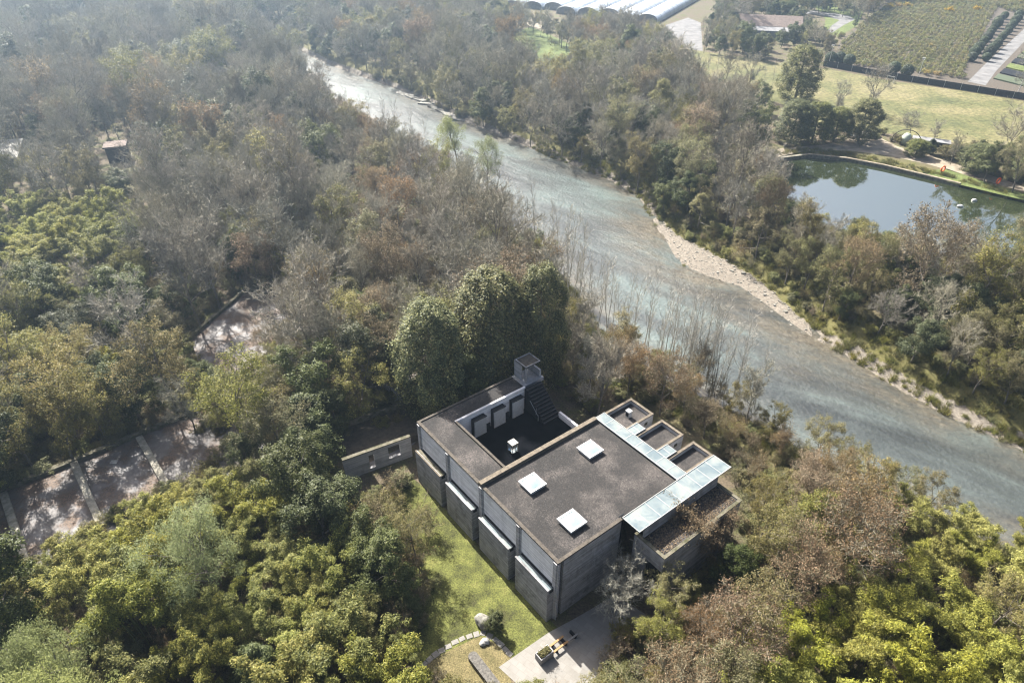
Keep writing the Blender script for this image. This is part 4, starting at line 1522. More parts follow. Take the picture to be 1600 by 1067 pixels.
    # shrubs: twiggy brush and leafy bush
    for i in range(4):
        g = np.random.default_rng(800 + i)
        h = 3.6
        segs, tips = skeleton(g, h, 0.04, (5, 4, 3), 40, 0.05, 0.2, 0.2, (0.5, 0.5, 0.5), 'vase', 0.1, stems=9, nseg=(5, 3, 2, 2))
        c = Soup()
        S = [q for q in segs if q[4] in (1, 2)]
        ribbons(c, g, [q[0] for q in S], [q[1] for q in S], 0.018, 0.012)
        e = add_twigs(c, g, segs, 2, 0.5, 0.011, (1, 2), 0.4)
        lv = Soup()
        k = g.random(len(e)) < 0.45
        C = np.repeat(e[k], 3, 0) + g.normal(0, 0.13, (k.sum() * 3, 3))
        lv.leaves(g, C, g.normal(size=C.shape) + np.array([0, 0, 0.5]), 0.13, 0.075, 0.4)
        put('brush', wood(segs, (0,), (4, 3, 3, 3), 0.010), 'bark', c, 'twig_olive', h, 2.2, (lv, ('brown', 'olive', 'brown', 'scrub')[i]))
    for i in range(4):
        g = np.random.default_rng(900 + i)
        h = 2.6
        segs, tips = skeleton(g, h, 0.04, (5, 4), 45, 0.04, 0.2, 0.15, (0.5, 0.5), 'round', 0.1, stems=8, nseg=(5, 3, 2, 2))
        c = Soup()
        T = np.array([t[0] for t in tips])
        clumps(c, g, T, 0.36, 22, 0.18, 0.09, 0.6, 0.7, np.array([0, 0, 0.6]), 0.5)
        put('bush', wood(segs, (0, 1), (4, 3, 3, 3), 0.012), 'bark', c, 'scrub', h, 1.7)
    # willow
    for i in range(2):
        g = np.random.default_rng(950 + i)
        h = 11.0
        segs, tips = skeleton(g, h, 0.2, (11, 6, 4), 42, 0.10, 0.12, 0.28, (0.48, 0.5, 0.5), 'round')
        c = Soup()
        T = np.array([t[0] for t in tips if t[2] >= 2])
        n = len(T)
        per = 44
        P = T[:, None, :] + g.normal(0, 0.30, (n, per, 3)) - np.array([0, 0, 1]) * g.uniform(0, 1.1, (n, per, 1))
        c.leaves(g, P.reshape(-1, 3), g.normal(size=(n * per, 3)) + np.array([0, 0, 0.3]), 0.26, 0.06, 1.5)
        put('willow', wood(segs, (0, 1, 2), (6, 4, 3, 3), 0.015), 'bark', c, 'willow', h, 3.6)
    # clipped ball shrub
    for i in range(2):
        g = np.random.default_rng(970 + i)
        c = Soup()
        n = 2600
        d = g.normal(size=(n, 3))
        d /= np.linalg.norm(d, axis=1, keepdims=True)
        P = np.array([0, 0, 1.75]) + d * np.array([1.75, 1.75, 1.7]) * g.uniform(0.9, 1.03, (n, 1))
        c.leaves(g, P, d + g.normal(0, 0.35, d.shape), 0.30, 0.20)
        tr = Soup().tubes([(0, 0, 0)], [(0, 0, 1.6)], [0.10], [0.08], 6)
        put('ball', tr, 'bark', c, 'topi', 3.5, 1.75)
    # small nursery plant
    for i in range(3):
        g = np.random.default_rng(980 + i)
        c = Soup()
        C = g.normal(0, 0.3, (14, 3)) * np.array([1, 1, 0.7]) + np.array([0, 0, 0.8])
        clumps(c, g, C, 0.42, 12, 0.24, 0.14, 0.5, 0.8)
        put('nursery', None, 'bark', c, 'scrub', 1.5, 0.8)
    g = np.random.default_rng(995)
    c = Soup()
    clumps(c, g, g.normal(0, 0.5, (30, 3)) * np.array([1, 1, 0.6]) + np.array([0, 0, 1.3]), 0.6, 16, 0.3, 0.18, 0.5, 0.8)
    put('ybush', Soup().tubes([(0, 0, 0)], [(0, 0, 1.3)], [0.06], [0.04], 5), 'bark', c, 'yellow', 2.4, 1.2)
    # grass tuft
    for i in range(3):
        g = np.random.default_rng(990 + i)
        c = Soup()
        n = 60
        b = g.normal(0, 0.22, (n, 3)) * np.array([1, 1, 0])
        t = b + g.normal(0, 0.22, (n, 3)) * np.array([1, 1, 0]) + np.array([0, 0, 1]) * g.uniform(0.25, 0.7, (n, 1))
        ribbons(c, g, b, t, 0.025, 0.006)
        put('tuft', None, 'bark', c, 'tuft', 0.6, 0.3)


build_lib()
NAME = dict(bare='bare_tree', brown='brown_leaved_tree', olive='olive_tree', ever='evergreen_tree', bamboo='bamboo_clump', dense='conical_tree', sapling='poplar', brush='twiggy_shrub',
            bush='bush', willow='willow', ball='ball_shrub', ybush='yellow_shrub')
CAT = dict(bare='tree', brown='tree', olive='tree', ever='tree', bamboo='bamboo', dense='tree', sapling='tree', brush='shrub', bush='bush', willow='tree', ball='shrub', ybush='shrub')
PARTS = dict(bamboo=('culms', 'foliage'), brush=('stems', 'twigs'), bush=('stems', 'foliage'))


def plant(kind, x, y, z, s, sz=None, rz=0.0, var=0, label=None, group=None, whole=False, tilt=0.0):
    L_ = LIB[kind]
    tm_, cm_, h, r, lm_ = L_[var % len(L_)]
    t = bpy.data.objects.new(NAME[kind], None)
    COL.objects.link(t)
    t.empty_display_size = 0.2
    t.location = (x, y, z)
    t.rotation_euler = (tilt * math.cos(rz * 3), tilt * math.sin(rz * 3), rz)
    t.scale = (s, s, sz or s)
    pn = PARTS.get(kind, ('trunk', 'crown'))
    for n_, m in ((pn[0], tm_), (pn[1], cm_)):
        if m:
            o = bpy.data.objects.new(n_, m)
            COL.objects.link(o)
            o.parent = t
    if lm_:
        o2 = bpy.data.objects.new("leaves", lm_)
        COL.objects.link(o2)
        o2.parent = o
    tag(t, label, CAT[kind], group)
    return t


# ------------------------------------------------------------------ where what grows
def ipoly(s):
    v = [float(t) for t in s.replace(',', ' ').split()]
    return [(v[i], v[i + 1]) for i in range(0, len(v), 2)]


CLEAR = [ipoly(s) for s in (
    # museum, lawn, forecourt
    "650 655 712 655 806 605 806 552 850 548 858 600 905 655 985 618 1040 645 1090 680 1125 705 1152 738 1152 790 1125 835 1055 900 985 905 955 965 905 985 950 1000 930 1067 690 1067 650 1000 690 905 640 800 650 742",
    "530 712 640 668 655 720 542 768", "575 655 634 626 652 658 610 690",
    # river
    "512 112 630 150 720 188 800 226 900 264 1000 318 1030 352 1060 358 1172 426 1260 510 1322 553 1400 600 1600 705 1600 790 1560 790 1480 752 1400 735 1340 690 1280 642 1180 600 1110 575 1040 545 985 480 945 415 890 352 812 335 800 290 770 262 690 236 620 196 560 172 522 145",
    # grassy far bank
    "1172 424 1200 424 1295 488 1390 535 1490 580 1600 640 1600 712 1472 655 1397 612 1322 562 1262 512",
    # pond and shore
    "1212 244 1225 232 1290 226 1345 210 1480 246 1600 290 1600 405 1550 398 1520 372 1470 355 1440 366 1400 366 1350 348 1295 346 1245 300",
    # meadow, nursery
    "1085 84 1205 98 1208 142 1180 135 1085 112", "1290 108 1600 160 1600 225 1482 218 1362 196 1362 165 1300 150 1282 130", "1310 66 1384 5 1600 -5 1600 158 1293 104",
    # plastic tunnels and yards
    "780 -20 795 8 815 14 875 30 940 20 985 28 1045 44 1060 76 1090 78 1098 36 1130 -20", "1248 15 1310 15 1340 30 1305 55 1290 45",
    "805 60 832 46 885 70 890 90 850 92", "1163 36 1172 24 1232 26 1230 46 1200 50",
    # basins
    "0 768 215 682 262 664 330 690 336 712 262 752 232 766 150 790 95 822 40 868 0 870", "385 448 430 452 445 475 430 505 395 530 366 584 318 574 330 540 298 524",
    # tall clumpy tree and round pond trees
    "1150 188 1212 150 1208 75 1245 62 1285 78 1290 150 1362 158 1362 225 1300 232 1150 238",
    # hut and shed
    "158 206 220 206 220 262 160 262", "0 216 36 220 28 238 0 242")]

REGIONS = [  # polygon in the photograph, kinds, spacing, height factor, words
    ("0 862 100 828 170 795 250 765 330 742 400 760 470 800 540 850 600 905 640 980 620 1100 0 1100", dict(bamboo=.95, ever=.03, willow=.02), 2.9, 1.0, "in the bamboo grove before the long basins"),
    ("330 740 400 640 480 600 560 640 600 700 560 780 530 850 470 800 400 760", dict(ever=.5, olive=.4, bamboo=.1), 3.6, 0.95, "between the long basins and the annex"),
    ("0 310 90 296 170 300 245 318 270 372 200 400 190 430 120 460 60 480 0 470", dict(bamboo=.95, ever=.05), 3.2, 1.0, "in the bamboo patch up the wood"),
    ("60 480 120 460 190 430 260 430 300 480 260 560 240 640 60 640 40 540", dict(ever=.45, bamboo=.12, olive=.33, bare=.1), 3.8, 0.95, "beside the middle basin"),
    ("0 480 60 480 40 540 60 640 240 640 300 560 320 600 300 640 210 672 0 755", dict(bare=.5, olive=.3, ever=.2), 3.8, 0.9, "behind the long basins"),
    ("300 520 330 580 300 660 330 740 400 640 480 600 560 640 640 625 640 560 600 470 560 420 470 400 430 440 440 520 360 590", dict(olive=.42, ever=.16, brown=.14, bare=.28), 3.6, 1.0, "between the middle basin and the dense conical trees"),
    ("600 470 640 560 640 640 660 560 700 470 760 410 860 400 900 470 940 560 990 610 900 650 860 600 860 540 780 400 640 400", dict(olive=.40, bare=.45, brown=.15), 3.9, 0.85, "round the dense conical trees"),
    ("870 430 930 450 1000 560 1120 600 1200 640 1290 690 1380 760 1300 780 1160 740 1090 670 990 610 900 640 860 560", dict(brush=.62, brown=.27, bush=.06, olive=.05), 2.9, 0.62, "between the museum and the near river bank"),
    ("880 960 940 870 1040 880 1150 800 1160 740 1300 760 1390 770 1400 800 1350 890 1270 960 1200 1010 1120 1100 880 1100 930 1030", dict(olive=.60, brown=.22, bare=.05, ever=.06, brush=.07), 3.3, 0.74, "in the thicket right of the museum"),
    ("1400 790 1560 770 1700 760 1700 1100 1120 1100 1200 1010 1270 960 1350 890", dict(bamboo=.95, olive=.05), 3.1, 1.0, "in the bamboo grove by the near bank"),
    ("560 760 640 740 650 800 690 900 690 940 650 1000 640 980 600 905 540 850", dict(brush=.55, ever=.15, bush=.3), 2.8, 0.75, "along the shady edge of the lawn"),
    # far side of the river
    ("1290 380 1420 380 1700 420 1700 720 1500 640 1400 580 1300 520 1220 450 1180 420 1230 380", dict(olive=.48, ever=.34, brown=.06, bare=.12), 3.8, 1.0, "between the gravel bar and the pond"),
    ("1000 300 1060 355 1180 420 1240 390 1290 360 1240 300 1200 250 1120 190 1000 200 900 200 860 240", dict(olive=.40, bare=.34, ever=.20, brown=.06), 4.3, 1.0, "on the far bank between river and meadow"),
    ("500 90 640 140 800 225 900 260 940 200 1120 190 1210 240 1210 170 1080 130 1080 80 1040 60 900 40 760 20 500 20", dict(bare=.52, olive=.24, ever=.20, brown=.04), 4.8, 1.0, "in the hazy wood across the river"),
    ("1040 80 1210 96 1215 60 1300 60 1330 20 1400 -20 1100 -20 1095 60", dict(ever=.5, olive=.35, bare=.15), 4.6, 0.8, "round the barn beyond the meadow"),
    # left bank, going up the river
    ("490 120 560 180 690 240 790 300 800 350 870 400 800 420 640 400 560 420 470 400 470 300 480 180", dict(brown=.24, bare=.46, olive=.25, ever=.05), 4.0, 0.85, "along the near bank up the river"),
    ("250 300 470 180 480 300 470 400 430 440 300 480 260 430 270 372", dict(bare=.54, olive=.30, brown=.06, ever=.10), 4.3, 1.05, "between the bamboo patch and the river"),
    ("0 150 500 110 480 180 250 300 0 310", dict(bare=.62, olive=.20, brown=.05, ever=.13), 5.0, 1.1, "round the hut up the wood"),
    ("-400 -60 760 -60 760 20 500 20 500 110 0 150 -400 150", dict(bare=.60, olive=.18, ever=.16, bamboo=.06), 5.6, 1.1, "in the farthest hazy wood"),
]
REG = [(ipoly(a), k, sp, hf, w_) for a, k, sp, hf, w_ in REGIONS]
rng = np.random.default_rng(77)
rnd = random.Random(5)
BASEW = [poly([(0, 762), (262, 657), (345, 690), (262, 760), (30, 870)], 1.0), poly([(385, 450), (452, 462), (448, 520), (368, 586), (314, 574), (296, 526)], 1.0)]
FIELDS = [poly(s) for s in ([(1085, 82), (1600, 158), (1640, 240), (1482, 222), (1362, 200), (1290, 180), (1085, 112)], [(1293, 104), (1310, 66), (1384, 5), (1640, -10), (1640, 170)],
                            [(770, -20), (795, 8), (1045, 44), (1098, 80), (1130, -20)])]


def blocked_ground(x, y):
    c, s = math.cos(BRZ), math.sin(BRZ)
    dx, dy = x - Np[0], y - Np[1]
    lx, ly = dx * c + dy * s, -dx * s + dy * c
    if -1.8 < lx < 22.8 and -5.6 < ly < 25.2:
        return True
    if -8.2 < lx < 4.5 and 27 < ly < 35:
        return True
    for q in BASEW:
        if inside((x, y), q):
            return True
    for q in FIELDS:
        if inside((x, y), q):
            return True
    return False


def occludes(x, y, z0, h, r, zc=0.6):
    cz = z0 + h * zc
    u, v, f = px(x, y, cz)
    if u < -250 or u > 1850 or v > 1350:
        return False
    ru = FPX * r / f
    u2, vt, _ = px(x, y, z0 + h * 0.96)
    rv = max(abs(v - vt), ru * 0.5)
    for q in CLEAR:
        for a in range(10):
            t = 2 * math.pi * a / 10
            if inside((u + ru * 0.84 * math.cos(t), v - rv * 0.86 * math.sin(t)), q):
                return True
        if inside((u, v), q) or inside((u, vt), q):
            return True
    return False


placed = []   # kind, x, y, z, s, region, f, var
cell = {}


def near_ok(x, y, d):
    i, j = int(x // 6), int(y // 6)
    for a in range(i - 1, i + 2):
        for b in range(j - 1, j + 2):
            for (X, Y, D) in cell.get((a, b), ()):
                if (X - x) ** 2 + (Y - y) ** 2 < (0.5 * (d + D)) ** 2:
                    return False
    return True


def put_cell(x, y, d):
    cell.setdefault((int(x // 6), int(y // 6)), []).append((x, y, d))


heroes = []


def hero(kind, u, v, s, label, var=0, sz=None, rz=0.3, group=None, z=0.0, tilt=0.0):
    p = at(u, v, z)
    plant(kind, p[0], p[1], z, s, sz, rz, var, label, group, tilt=tilt)
    put_cell(p[0], p[1], LIB[kind][0][3] * s * 1.3)
    heroes.append((p[0], p[1]))


hero('dense', 682, 655, 0.98, "dense egg shaped dark tree nearest the annex behind the museum roof", 0, 1.14)
hero('dense', 768, 618, 1.17, "tallest dense conical dark tree behind the sunken terrace", 1, 1.22, 1.1)
hero('dense', 842, 602, 0.80, "dense dark tree beside the stair canopy, next to the river side", 2, 1.2, 2.0)
hero('willow', 716, 262, 0.95, "light green willow on the near river bank, further one of two", 0)
hero('willow', 762, 300, 0.9, "light green willow on the near river bank, closer one of two", 1, None, 2.2)
hero('dense', 1242, 158, 1.35, "tall clumpy dark tree standing alone in front of the meadow", 0, 1.02)
for i, (u, v, s, d_) in enumerate(((1235, 224, 1.12, "round dark tree at the end of the pond, with pale ground under it"), (1268, 223, 1.05, "round dark tree second along the pond shore"), (1302, 221, 0.9, "narrow dark tree between two round ones on the pond shore"),
                                   (1340, 222, 1.12, "round dark tree on the pond shore nearest the sandy path"), (1180, 240, 1.0, "dark evergreen at the wood edge behind the round pond trees"))):
    hero('dense' if i < 4 else 'ever', u, v, s * (0.92 if i < 4 else 1.25), d_, i + 1, s * (0.62 if i < 4 else 1.25), i * 1.3)
hero('dense', 1430, 244, 0.62, "low round bush tree in front of the low shed by the pond", 1, 0.26)
hero('dense', 1525, 268, 1.0, "broad round dark tree over the pond path", 1, 0.40, 1.0)
hero('dense', 1596, 282, 0.85, "round dark tree at the end of the pond path", 2, 0.42, 2.0)
hero('bush', 1478, 248, 1.3, "bright green bush between the two round pond trees", 0)
for i, (u, v, s, d_) in enumerate(((1356, 178, 0.95, "leafless tree standing out before the meadow near the pond trees"), (1300, 190, 0.75, "thin bare tree at the meadow corner"), (1420, 215, 0.5, "small bare tree behind the garden arch"),
                                   (1455, 226, 0.45, "small bare tree behind the low shed"), (1570, 246, 0.95, "bare tree at the meadow edge behind the broad pond tree"), (1592, 250, 1.0, "bare tree at the meadow edge, further along than the broad pond tree"),
                                   (1130, 140, 0.8, "thin bare tree in front of the narrow end of the meadow"), (1165, 150, 0.85, "bare tree before the meadow beside the tall clumpy dark tree"))):
    hero('bare', u, v, s, d_, i, None, i * 0.9)
hero('ever', 777, 985, 0.27, "small dark bush growing against the boulder on the lawn", 1, 0.24)
hero('ever', 642, 962, 0.42, "leafy dark bush at the shady edge of the lawn", 2, 0.40)
hero('brush', 640, 905, 1.0, "grey twiggy shrub casting shade over the lawn", 0)
hero('brush', 628, 985, 0.85, "pinkish twiggy shrub beside the leafy dark bush on the lawn edge", 2)
hero('brown', 1066, 893, 0.78, "tan leaved tree reaching over the low wing roof", 1, 0.72, 0.5)
hero('brown', 1105, 880, 0.62, "small tan leaved tree at the corner of the low wing", 3, 0.62, 1.5)
hero('bare', 955, 985, 0.45, "leafless small tree leaning over the bench", 2, 0.42, 0.4, tilt=0.1)
hero('bare', 985, 945, 0.5, "small bare tree against the front wall recess", 4, 0.5, 2.4)
hero('brush', 1000, 905, 0.8, "twiggy shrub between the front wall and the low wing", 1)
hero('bamboo', 1400, 400, 0.5, "slim dark green clump standing up before the pond", 1)
hero('ever', 618, 932, 0.85, "dense dark bush tree shading the lawn from its wooded edge", 1, 0.85, 1.0)
hero('ever', 588, 880, 0.8, "dark bush tree at the lawn edge under the pierced wall", 3, 0.8, 2.0)
hero('olive', 650, 880, 0.62, "small olive tree at the shady lawn edge facing the second wall block", 2, 0.62, 2.0)
hero('brush', 668, 830, 0.9, "twiggy shrub near the foot of the second wall block", 3)
for (u, v), d_ in zip(((1388, 16), (1402, 15), (1416, 14), (1482, 22), (1524, 20), (1154, 56), (1446, 118), (1462, 121)), ("golden yellow shrub at the far corner of the nursery field", "golden yellow shrub, second from the far nursery corner", "golden yellow shrub, third from the far nursery corner",
        "lone yellow shrub at the back of the nursery field", "yellow shrub at the back of the nursery near the clipped balls", "bright yellow shrub before the barn", "yellow shrub by the mesh fence next to the lamp post", "yellow shrub by the mesh fence, further from the lamp post")):
    hero('ybush', u, v, 1.5 if v < 60 else 1.0, d_, 0, None, u)
for i, (u, v) in enumerate(((1088, 128), (1102, 134), (1116, 132), (1146, 142), (1190, 150), (1204, 146))):
    hero('sapling', u, v, 0.62 + 0.05 * (i % 3), "bare sapling in the sparse row before the narrow end of the meadow", i, None, i * 1.3, "bare saplings before the narrow end of the meadow")
hero('bush', 598, 668, 0.75, "bright green weeds growing behind the pierced annex wall", 0, 0.6)
hero('bush', 622, 660, 0.6, "low weeds on the annex platform, nearest the museum corner", 2, 0.5)
hero('willow', 150, 1092, 0.9, "pale green loose tree rising from the front edge of the bamboo grove", 0, None, 1.0)
# poplars along the near bank
pop = [(905, 470, .62), (918, 480, .7), (936, 492, .72), (958, 505, .62), (975, 520, .78), (990, 535, .8), (1012, 548, .66), (1040, 566, .85), (1062, 582, .98), (1075, 588, 1.06), (1090, 590, 1.0),
       (1104, 592, .8), (1150, 612, .62), (1178, 640, .7), (800, 352, .7), (812, 360, .62), (790, 345, .62), (566, 210, .72), (582, 216, .8), (600, 224, .86), (622, 236, .9), (646, 246, .8), (668, 252, .72), (545, 195, .7)]
ordw = ["first", "second", "third", "fourth", "fifth", "sixth", "seventh", "eighth", "ninth", "tenth", "eleventh", "twelfth", "thirteenth", "fourteenth"]
for i, (u, v, s) in enumerate(pop):
    if i < 14:
        d_ = f"slim bare poplar on the near bank, {ordw[13 - i]} upstream from the museum bays"
    elif i < 17:
        d_ = f"slim bare poplar on the near bank, {ordw[i - 14]} downstream of the two willows"
    else:
        d_ = f"thin bare poplar before the far bright river reach, {ordw[i - 17]} in its row"
    hero('sapling', u, v, s, d_, i, None, i * 1.7, "slim bare poplars along the near bank")
bankline = [(812, 352), (850, 396), (885, 440), (905, 470), (940, 500), (985, 538), (1040, 572), (1100, 598), (1150, 622)]
for i in range(56):
    t = rng.random() ** 0.8 * (len(bankline) - 1.001)
    j = int(t)
    a, b = np.array(bankline[j]), np.array(bankline[j + 1])
    q = a + (b - a) * (t - j) + rng.normal(0, 5, 2)
    q = q + np.array([-3.0, 9.0])
    hz_ = float(terrain_h(*[np.array([c_]) for c_ in at(q[0], q[1], -1.0)[:2]])[0][0])
    hero('sapling', q[0], q[1], rng.uniform(0.55, 1.12), "slim bare poplar in the thin screen of stems along the near bank", i + 3, None, i * 2.3, "slim bare poplars along the near bank", hz_, rng.uniform(0, 0.12))
# clipped balls of the nursery
bi = 0
for (u0, v0, u1, v1, n_, w_) in ((1516, 96, 1566, 30, 13, "inner"), (1538, 96, 1592, 30, 13, "outer")):
    for k in range(n_):
        t = k / (n_ - 1)
        a, b = at(u0, v0), at(u1, v1)
        p = a + (b - a) * t
        plant('ball', p[0] + rng.normal(0, 0.3), p[1] + rng.normal(0, 0.3), 0, 1.0 + rng.normal(0, 0.1), None, bi, bi, f"clipped ball shrub, {(ordw[k])} from the mesh fence in the {w_} nursery row", "clipped ball shrubs of the nursery")
        bi += 1
for (u, v), d_ in zip(((1296, 96), (1310, 96), (1325, 100), (1395, 112), (1415, 117)), ("clipped ball shrub right behind the lamp post by the mesh fence", "clipped ball shrub second from the lamp post behind the fence", "clipped ball shrub third from the lamp post behind the fence",
                                                                                "clipped ball shrub behind the white goal frame", "large clipped ball shrub between goal frame and lamp post")):
    p = at(u, v + 3)
    plant('ball', p[0], p[1], 0, 1.15, None, u, u, d_, "clipped ball shrubs of the nursery")

# general planting
cand = []
for (x0, x1, y0, y1, st_) in ((-62, 62, 18, 70, 1.5), (-95, 95, 70, 120, 1.7), (-180, 150, 120, 210, 2.1), (-300, 260, 210, 440, 2.9)):
    for X in np.arange(x0, x1, st_):
        for Y in np.arange(y0, y1, st_):
            cand.append((X + rng.uniform(-.5, .5) * st_, Y + rng.uniform(-.5, .5) * st_))
rng.shuffle(cand)
CX_ = np.array(cand)
hC, dRc, dGc, dPc, _w = terrain_h(CX_[:, 0], CX_[:, 1])
for (x, y), h0, dr, dg, dp in zip(cand, hC, dRc, dGc, dPc):
    if dr < 1.2 or dg < 2.0 or dp < 1.5:
        continue
    u, v, f = px(x, y, 4.5)
    if not (-260 < u < 1860 and v < 1300):
        continue
    if blocked_ground(x, y):
        continue
    uu, vv = min(max(u, 2), 1598), min(max(v, 2), 1065)
    reg = None
    for ri, r in enumerate(REG):
        if inside((uu, vv), r[0]):
            reg = ri
            break
    if reg is None:
        reg = 16 if uu < 800 else (13 if vv < 400 else 8)
        if vv > 700:
            reg = 0 if uu < 560 else (10 if uu < 900 else 8)
        elif vv > 420 and uu < 800:
            reg = 5
        if vv < 110 and uu < 800:
            reg = 18
    pl_, kinds, sp, hf, words = REG[reg]
    k = rnd.choices(list(kinds), list(kinds.values()))[0]
    s = hf * rnd.choice((0.72, 0.85, 0.95, 1.05, 1.15, 1.35)) * rnd.uniform(0.93, 1.07)
    if dr < 7 and k in ('bare', 'olive', 'ever', 'brown'):
        s *= 0.8
    d = sp * (0.8 if k in ('brush', 'bush') else 1.0) * (s / hf) ** 0.5
    if not near_ok(x, y, d):
        continue
    L0 = LIB[k][0]
    ok = False
    for f_ in (1.0, 0.72, 0.5):
        if not occludes(x, y, h0, L0[2] * s * f_, L0[3] * s * f_):
            ok = True
            s *= f_
            break
    if not ok:
        for k2 in ('bush',):
            if not occludes(x, y, h0, LIB[k2][0][2] * 0.7, LIB[k2][0][3] * 0.7):
                k, s, ok = k2, 0.7, True
    if not ok:
        continue
    put_cell(x, y, d)
    placed.append([k, x, y, float(h0) - 0.05, s, reg, f, rnd.randrange(60), rnd.uniform(0, 6.28)])

KW = dict(bare="leafless grey tree", brown="thin tree with tan dead leaves", olive="olive green half bare tree", ever="dark evergreen broadleaf tree", bamboo="feathery yellow green bamboo clump", brush="brown twiggy shrub",
          bush="low leafy green bush", willow="pale green loose tree")
LAND = [("the dark brown hut", at(188, 250)), ("the pale roofed shed", at(15, 240)), ("the pierced annex wall", at(585, 735)), ("the middle basin corner", at(385, 452)), ("the last cross kerb of the basins", at(265, 770)),
        ("the first cross kerb of the basins", at(40, 870)), ("the two willows", at(740, 285)), ("the boulder on the lawn", at(765, 975)), ("the low wing", at(1110, 880)), ("the slim riverside poplars", at(1075, 592)),
        ("the pond's near end", at(1225, 290)), ("the tall clumpy dark tree", at(1238, 160)), ("the pale bank slabs", at(670, 160)), ("the narrow tip of the gravel bar", at(1000, 300)), ("the wide part of the gravel bar", at(1180, 415)),
        ("the barn", at(1200, 60)), ("the bending road", at(1305, 45)), ("the bright green grass patch", at(850, 70)), ("the end of the plastic tunnels", at(940, 30)), ("the pale yard", at(1070, 75)),
        ("the stair canopy", at(870, 590)), ("the outer roof bays", at(1060, 640)), ("the tallest conical tree", at(768, 600)), ("the bench", at(900, 1010)), ("the round dark pond trees", at(1290, 240)),
        ("the floats on the pond", at(1520, 390))]
special = {}
for li, (nm, P) in enumerate(LAND):
    for k in KW:
        c = sorted((((q[1] - P[0]) ** 2 + (q[2] - P[1]) ** 2) ** 0.5, i) for i, q in enumerate(placed) if q[0] == k)
        lim = 10 + 0.05 * P[1]
        c = [i for dd_, i in c if dd_ < lim and i not in special]
        for i, w_ in zip(c[:2], ("closest to", "second closest to")):
            special[i] = f"{KW[k]} {w_} {nm}"
MAXN = 292
order = sorted(range(len(placed)), key=lambda i: placed[i][6])
cnt = {}
far_pts = []
for i in order:
    k, x, y, z, s, reg, f, var, rz = placed[i]
    cnt[k] = cnt.get(k, 0) + 1
    if cnt[k] > MAXN:
        far_pts.append(placed[i])
        continue
    w_ = REG[reg][4]
    lb = special.get(i) or f"{KW[k]} {w_}"
    if k == 'bamboo':
        var = 6 + var % 4 if (reg == 9 or var % 9 == 0) else var % 6
    plant(k, x, y, z, s, s * rnd.uniform(0.92, 1.12), rz, var, lb, f"{KW[k]}s {w_}", tilt=rnd.uniform(0, 0.06))
print("PLANTED", cnt, "far", len(far_pts))

# ------------------------------------------------------------------ uncountable growth, one object per kind of cover
hidden = {}


def source(kind):
    """an unlinked collection of the plant's variants for scattering"""
    if kind in hidden:
        return hidden[kind]
    c = bpy.data.collections.new("source_" + kind)
    for v_, (tm_, cm_, h, r, lm_) in enumerate(LIB[kind]):
        s = []
        for m in (tm_, cm_, lm_):
            if m:
                s.append(m)
        import bmesh
        me_ = bpy.data.meshes.new(kind)
        n = sum(len(m.polygons) for m in s)
        co, mi = [], []
        for j, m in enumerate(s):
            a = np.empty(len(m.vertices) * 3)
            m.vertices.foreach_get("co", a)
            co.append(a)
            mi.append(np.full(len(m.polygons), j, np.int32))
            me_.materials.append(m.materials[0])
        co = np.concatenate(co)
        me_.vertices.add(len(co) // 3)
        me_.vertices.foreach_set("co", co)
        me_.loops.add(n * 4)
        me_.loops.foreach_set("vertex_index", np.arange(n * 4, dtype=np.int32))
        me_.polygons.add(n)
        me_.polygons.foreach_set("loop_start", np.arange(0, n * 4, 4, dtype=np.int32))
        me_.polygons.foreach_set("material_index", np.concatenate(mi))
        me_.update(calc_edges=True)
        c.objects.link(bpy.data.objects.new(f"{kind}_{v_:02d}", me_))
    hidden[kind] = c
    return c


def scatter(name, pts, kind, label, cat):
    """pts rows: x y z scale rz"""
    if not len(pts):
        return
    pts = np.array(pts, float)
    me_ = bpy.data.meshes.new(name)
    me_.from_pydata([tuple(p[:3]) for p in pts], [], [])
    for nm, col_, ty in (("scl", pts[:, 3], 'FLOAT'), ("rot", pts[:, 4], 'FLOAT')):
        a = me_.attributes.new(nm, ty, 'POINT')
        a.data.foreach_set("value", col_.astype(np.float32))
    a = me_.attributes.new("idx", 'INT', 'POINT')
    a.data.foreach_set("value", rng.integers(0, len(LIB[kind]), len(pts)).astype(np.int32))
    o = bpy.data.objects.new(name, me_)
    COL.objects.link(o)
    ng = bpy.data.node_groups.new(name, 'GeometryNodeTree')
    ng.interface.new_socket("Geometry", in_out='INPUT', socket_type='NodeSocketGeometry')
    ng.interface.new_socket("Geometry", in_out='OUTPUT', socket_type='NodeSocketGeometry')
    N = ng.nodes
    gi, go = N.new("NodeGroupInput"), N.new("NodeGroupOutput")
    ci = N.new("GeometryNodeCollectionInfo")
    ci.inputs[0].default_value = source(kind)
    ci.inputs['Separate Children'].default_value = True
    ci.inputs['Reset Children'].default_value = True
    ip = N.new("GeometryNodeInstanceOnPoints")
    ip.inputs['Pick Instance'].default_value = True
    def attr(nm, ty):
        a_ = N.new("GeometryNodeInputNamedAttribute")
        a_.data_type = ty
        a_.inputs[0].default_value = nm
        return a_.outputs[0]
    cx_ = N.new("ShaderNodeCombineXYZ")
    ng.links.new(attr("rot", 'FLOAT'), cx_.inputs[2])
    ng.links.new(gi.outputs[0], ip.inputs['Points'])
    ng.links.new(ci.outputs[0], ip.inputs['Instance'])
    ng.links.new(attr("idx", 'INT'), ip.inputs['Instance Index'])
    ng.links.new(cx_.outputs[0], ip.inputs['Rotation'])
    ng.links.new(attr("scl", 'FLOAT'), ip.inputs['Scale'])
    ng.links.new(ip.outputs[0], go.inputs[0])
    md = o.modifiers.new("scatter", 'NODES')
    md.node_group = ng
    tag(o, label, cat, kind="stuff")
    return o


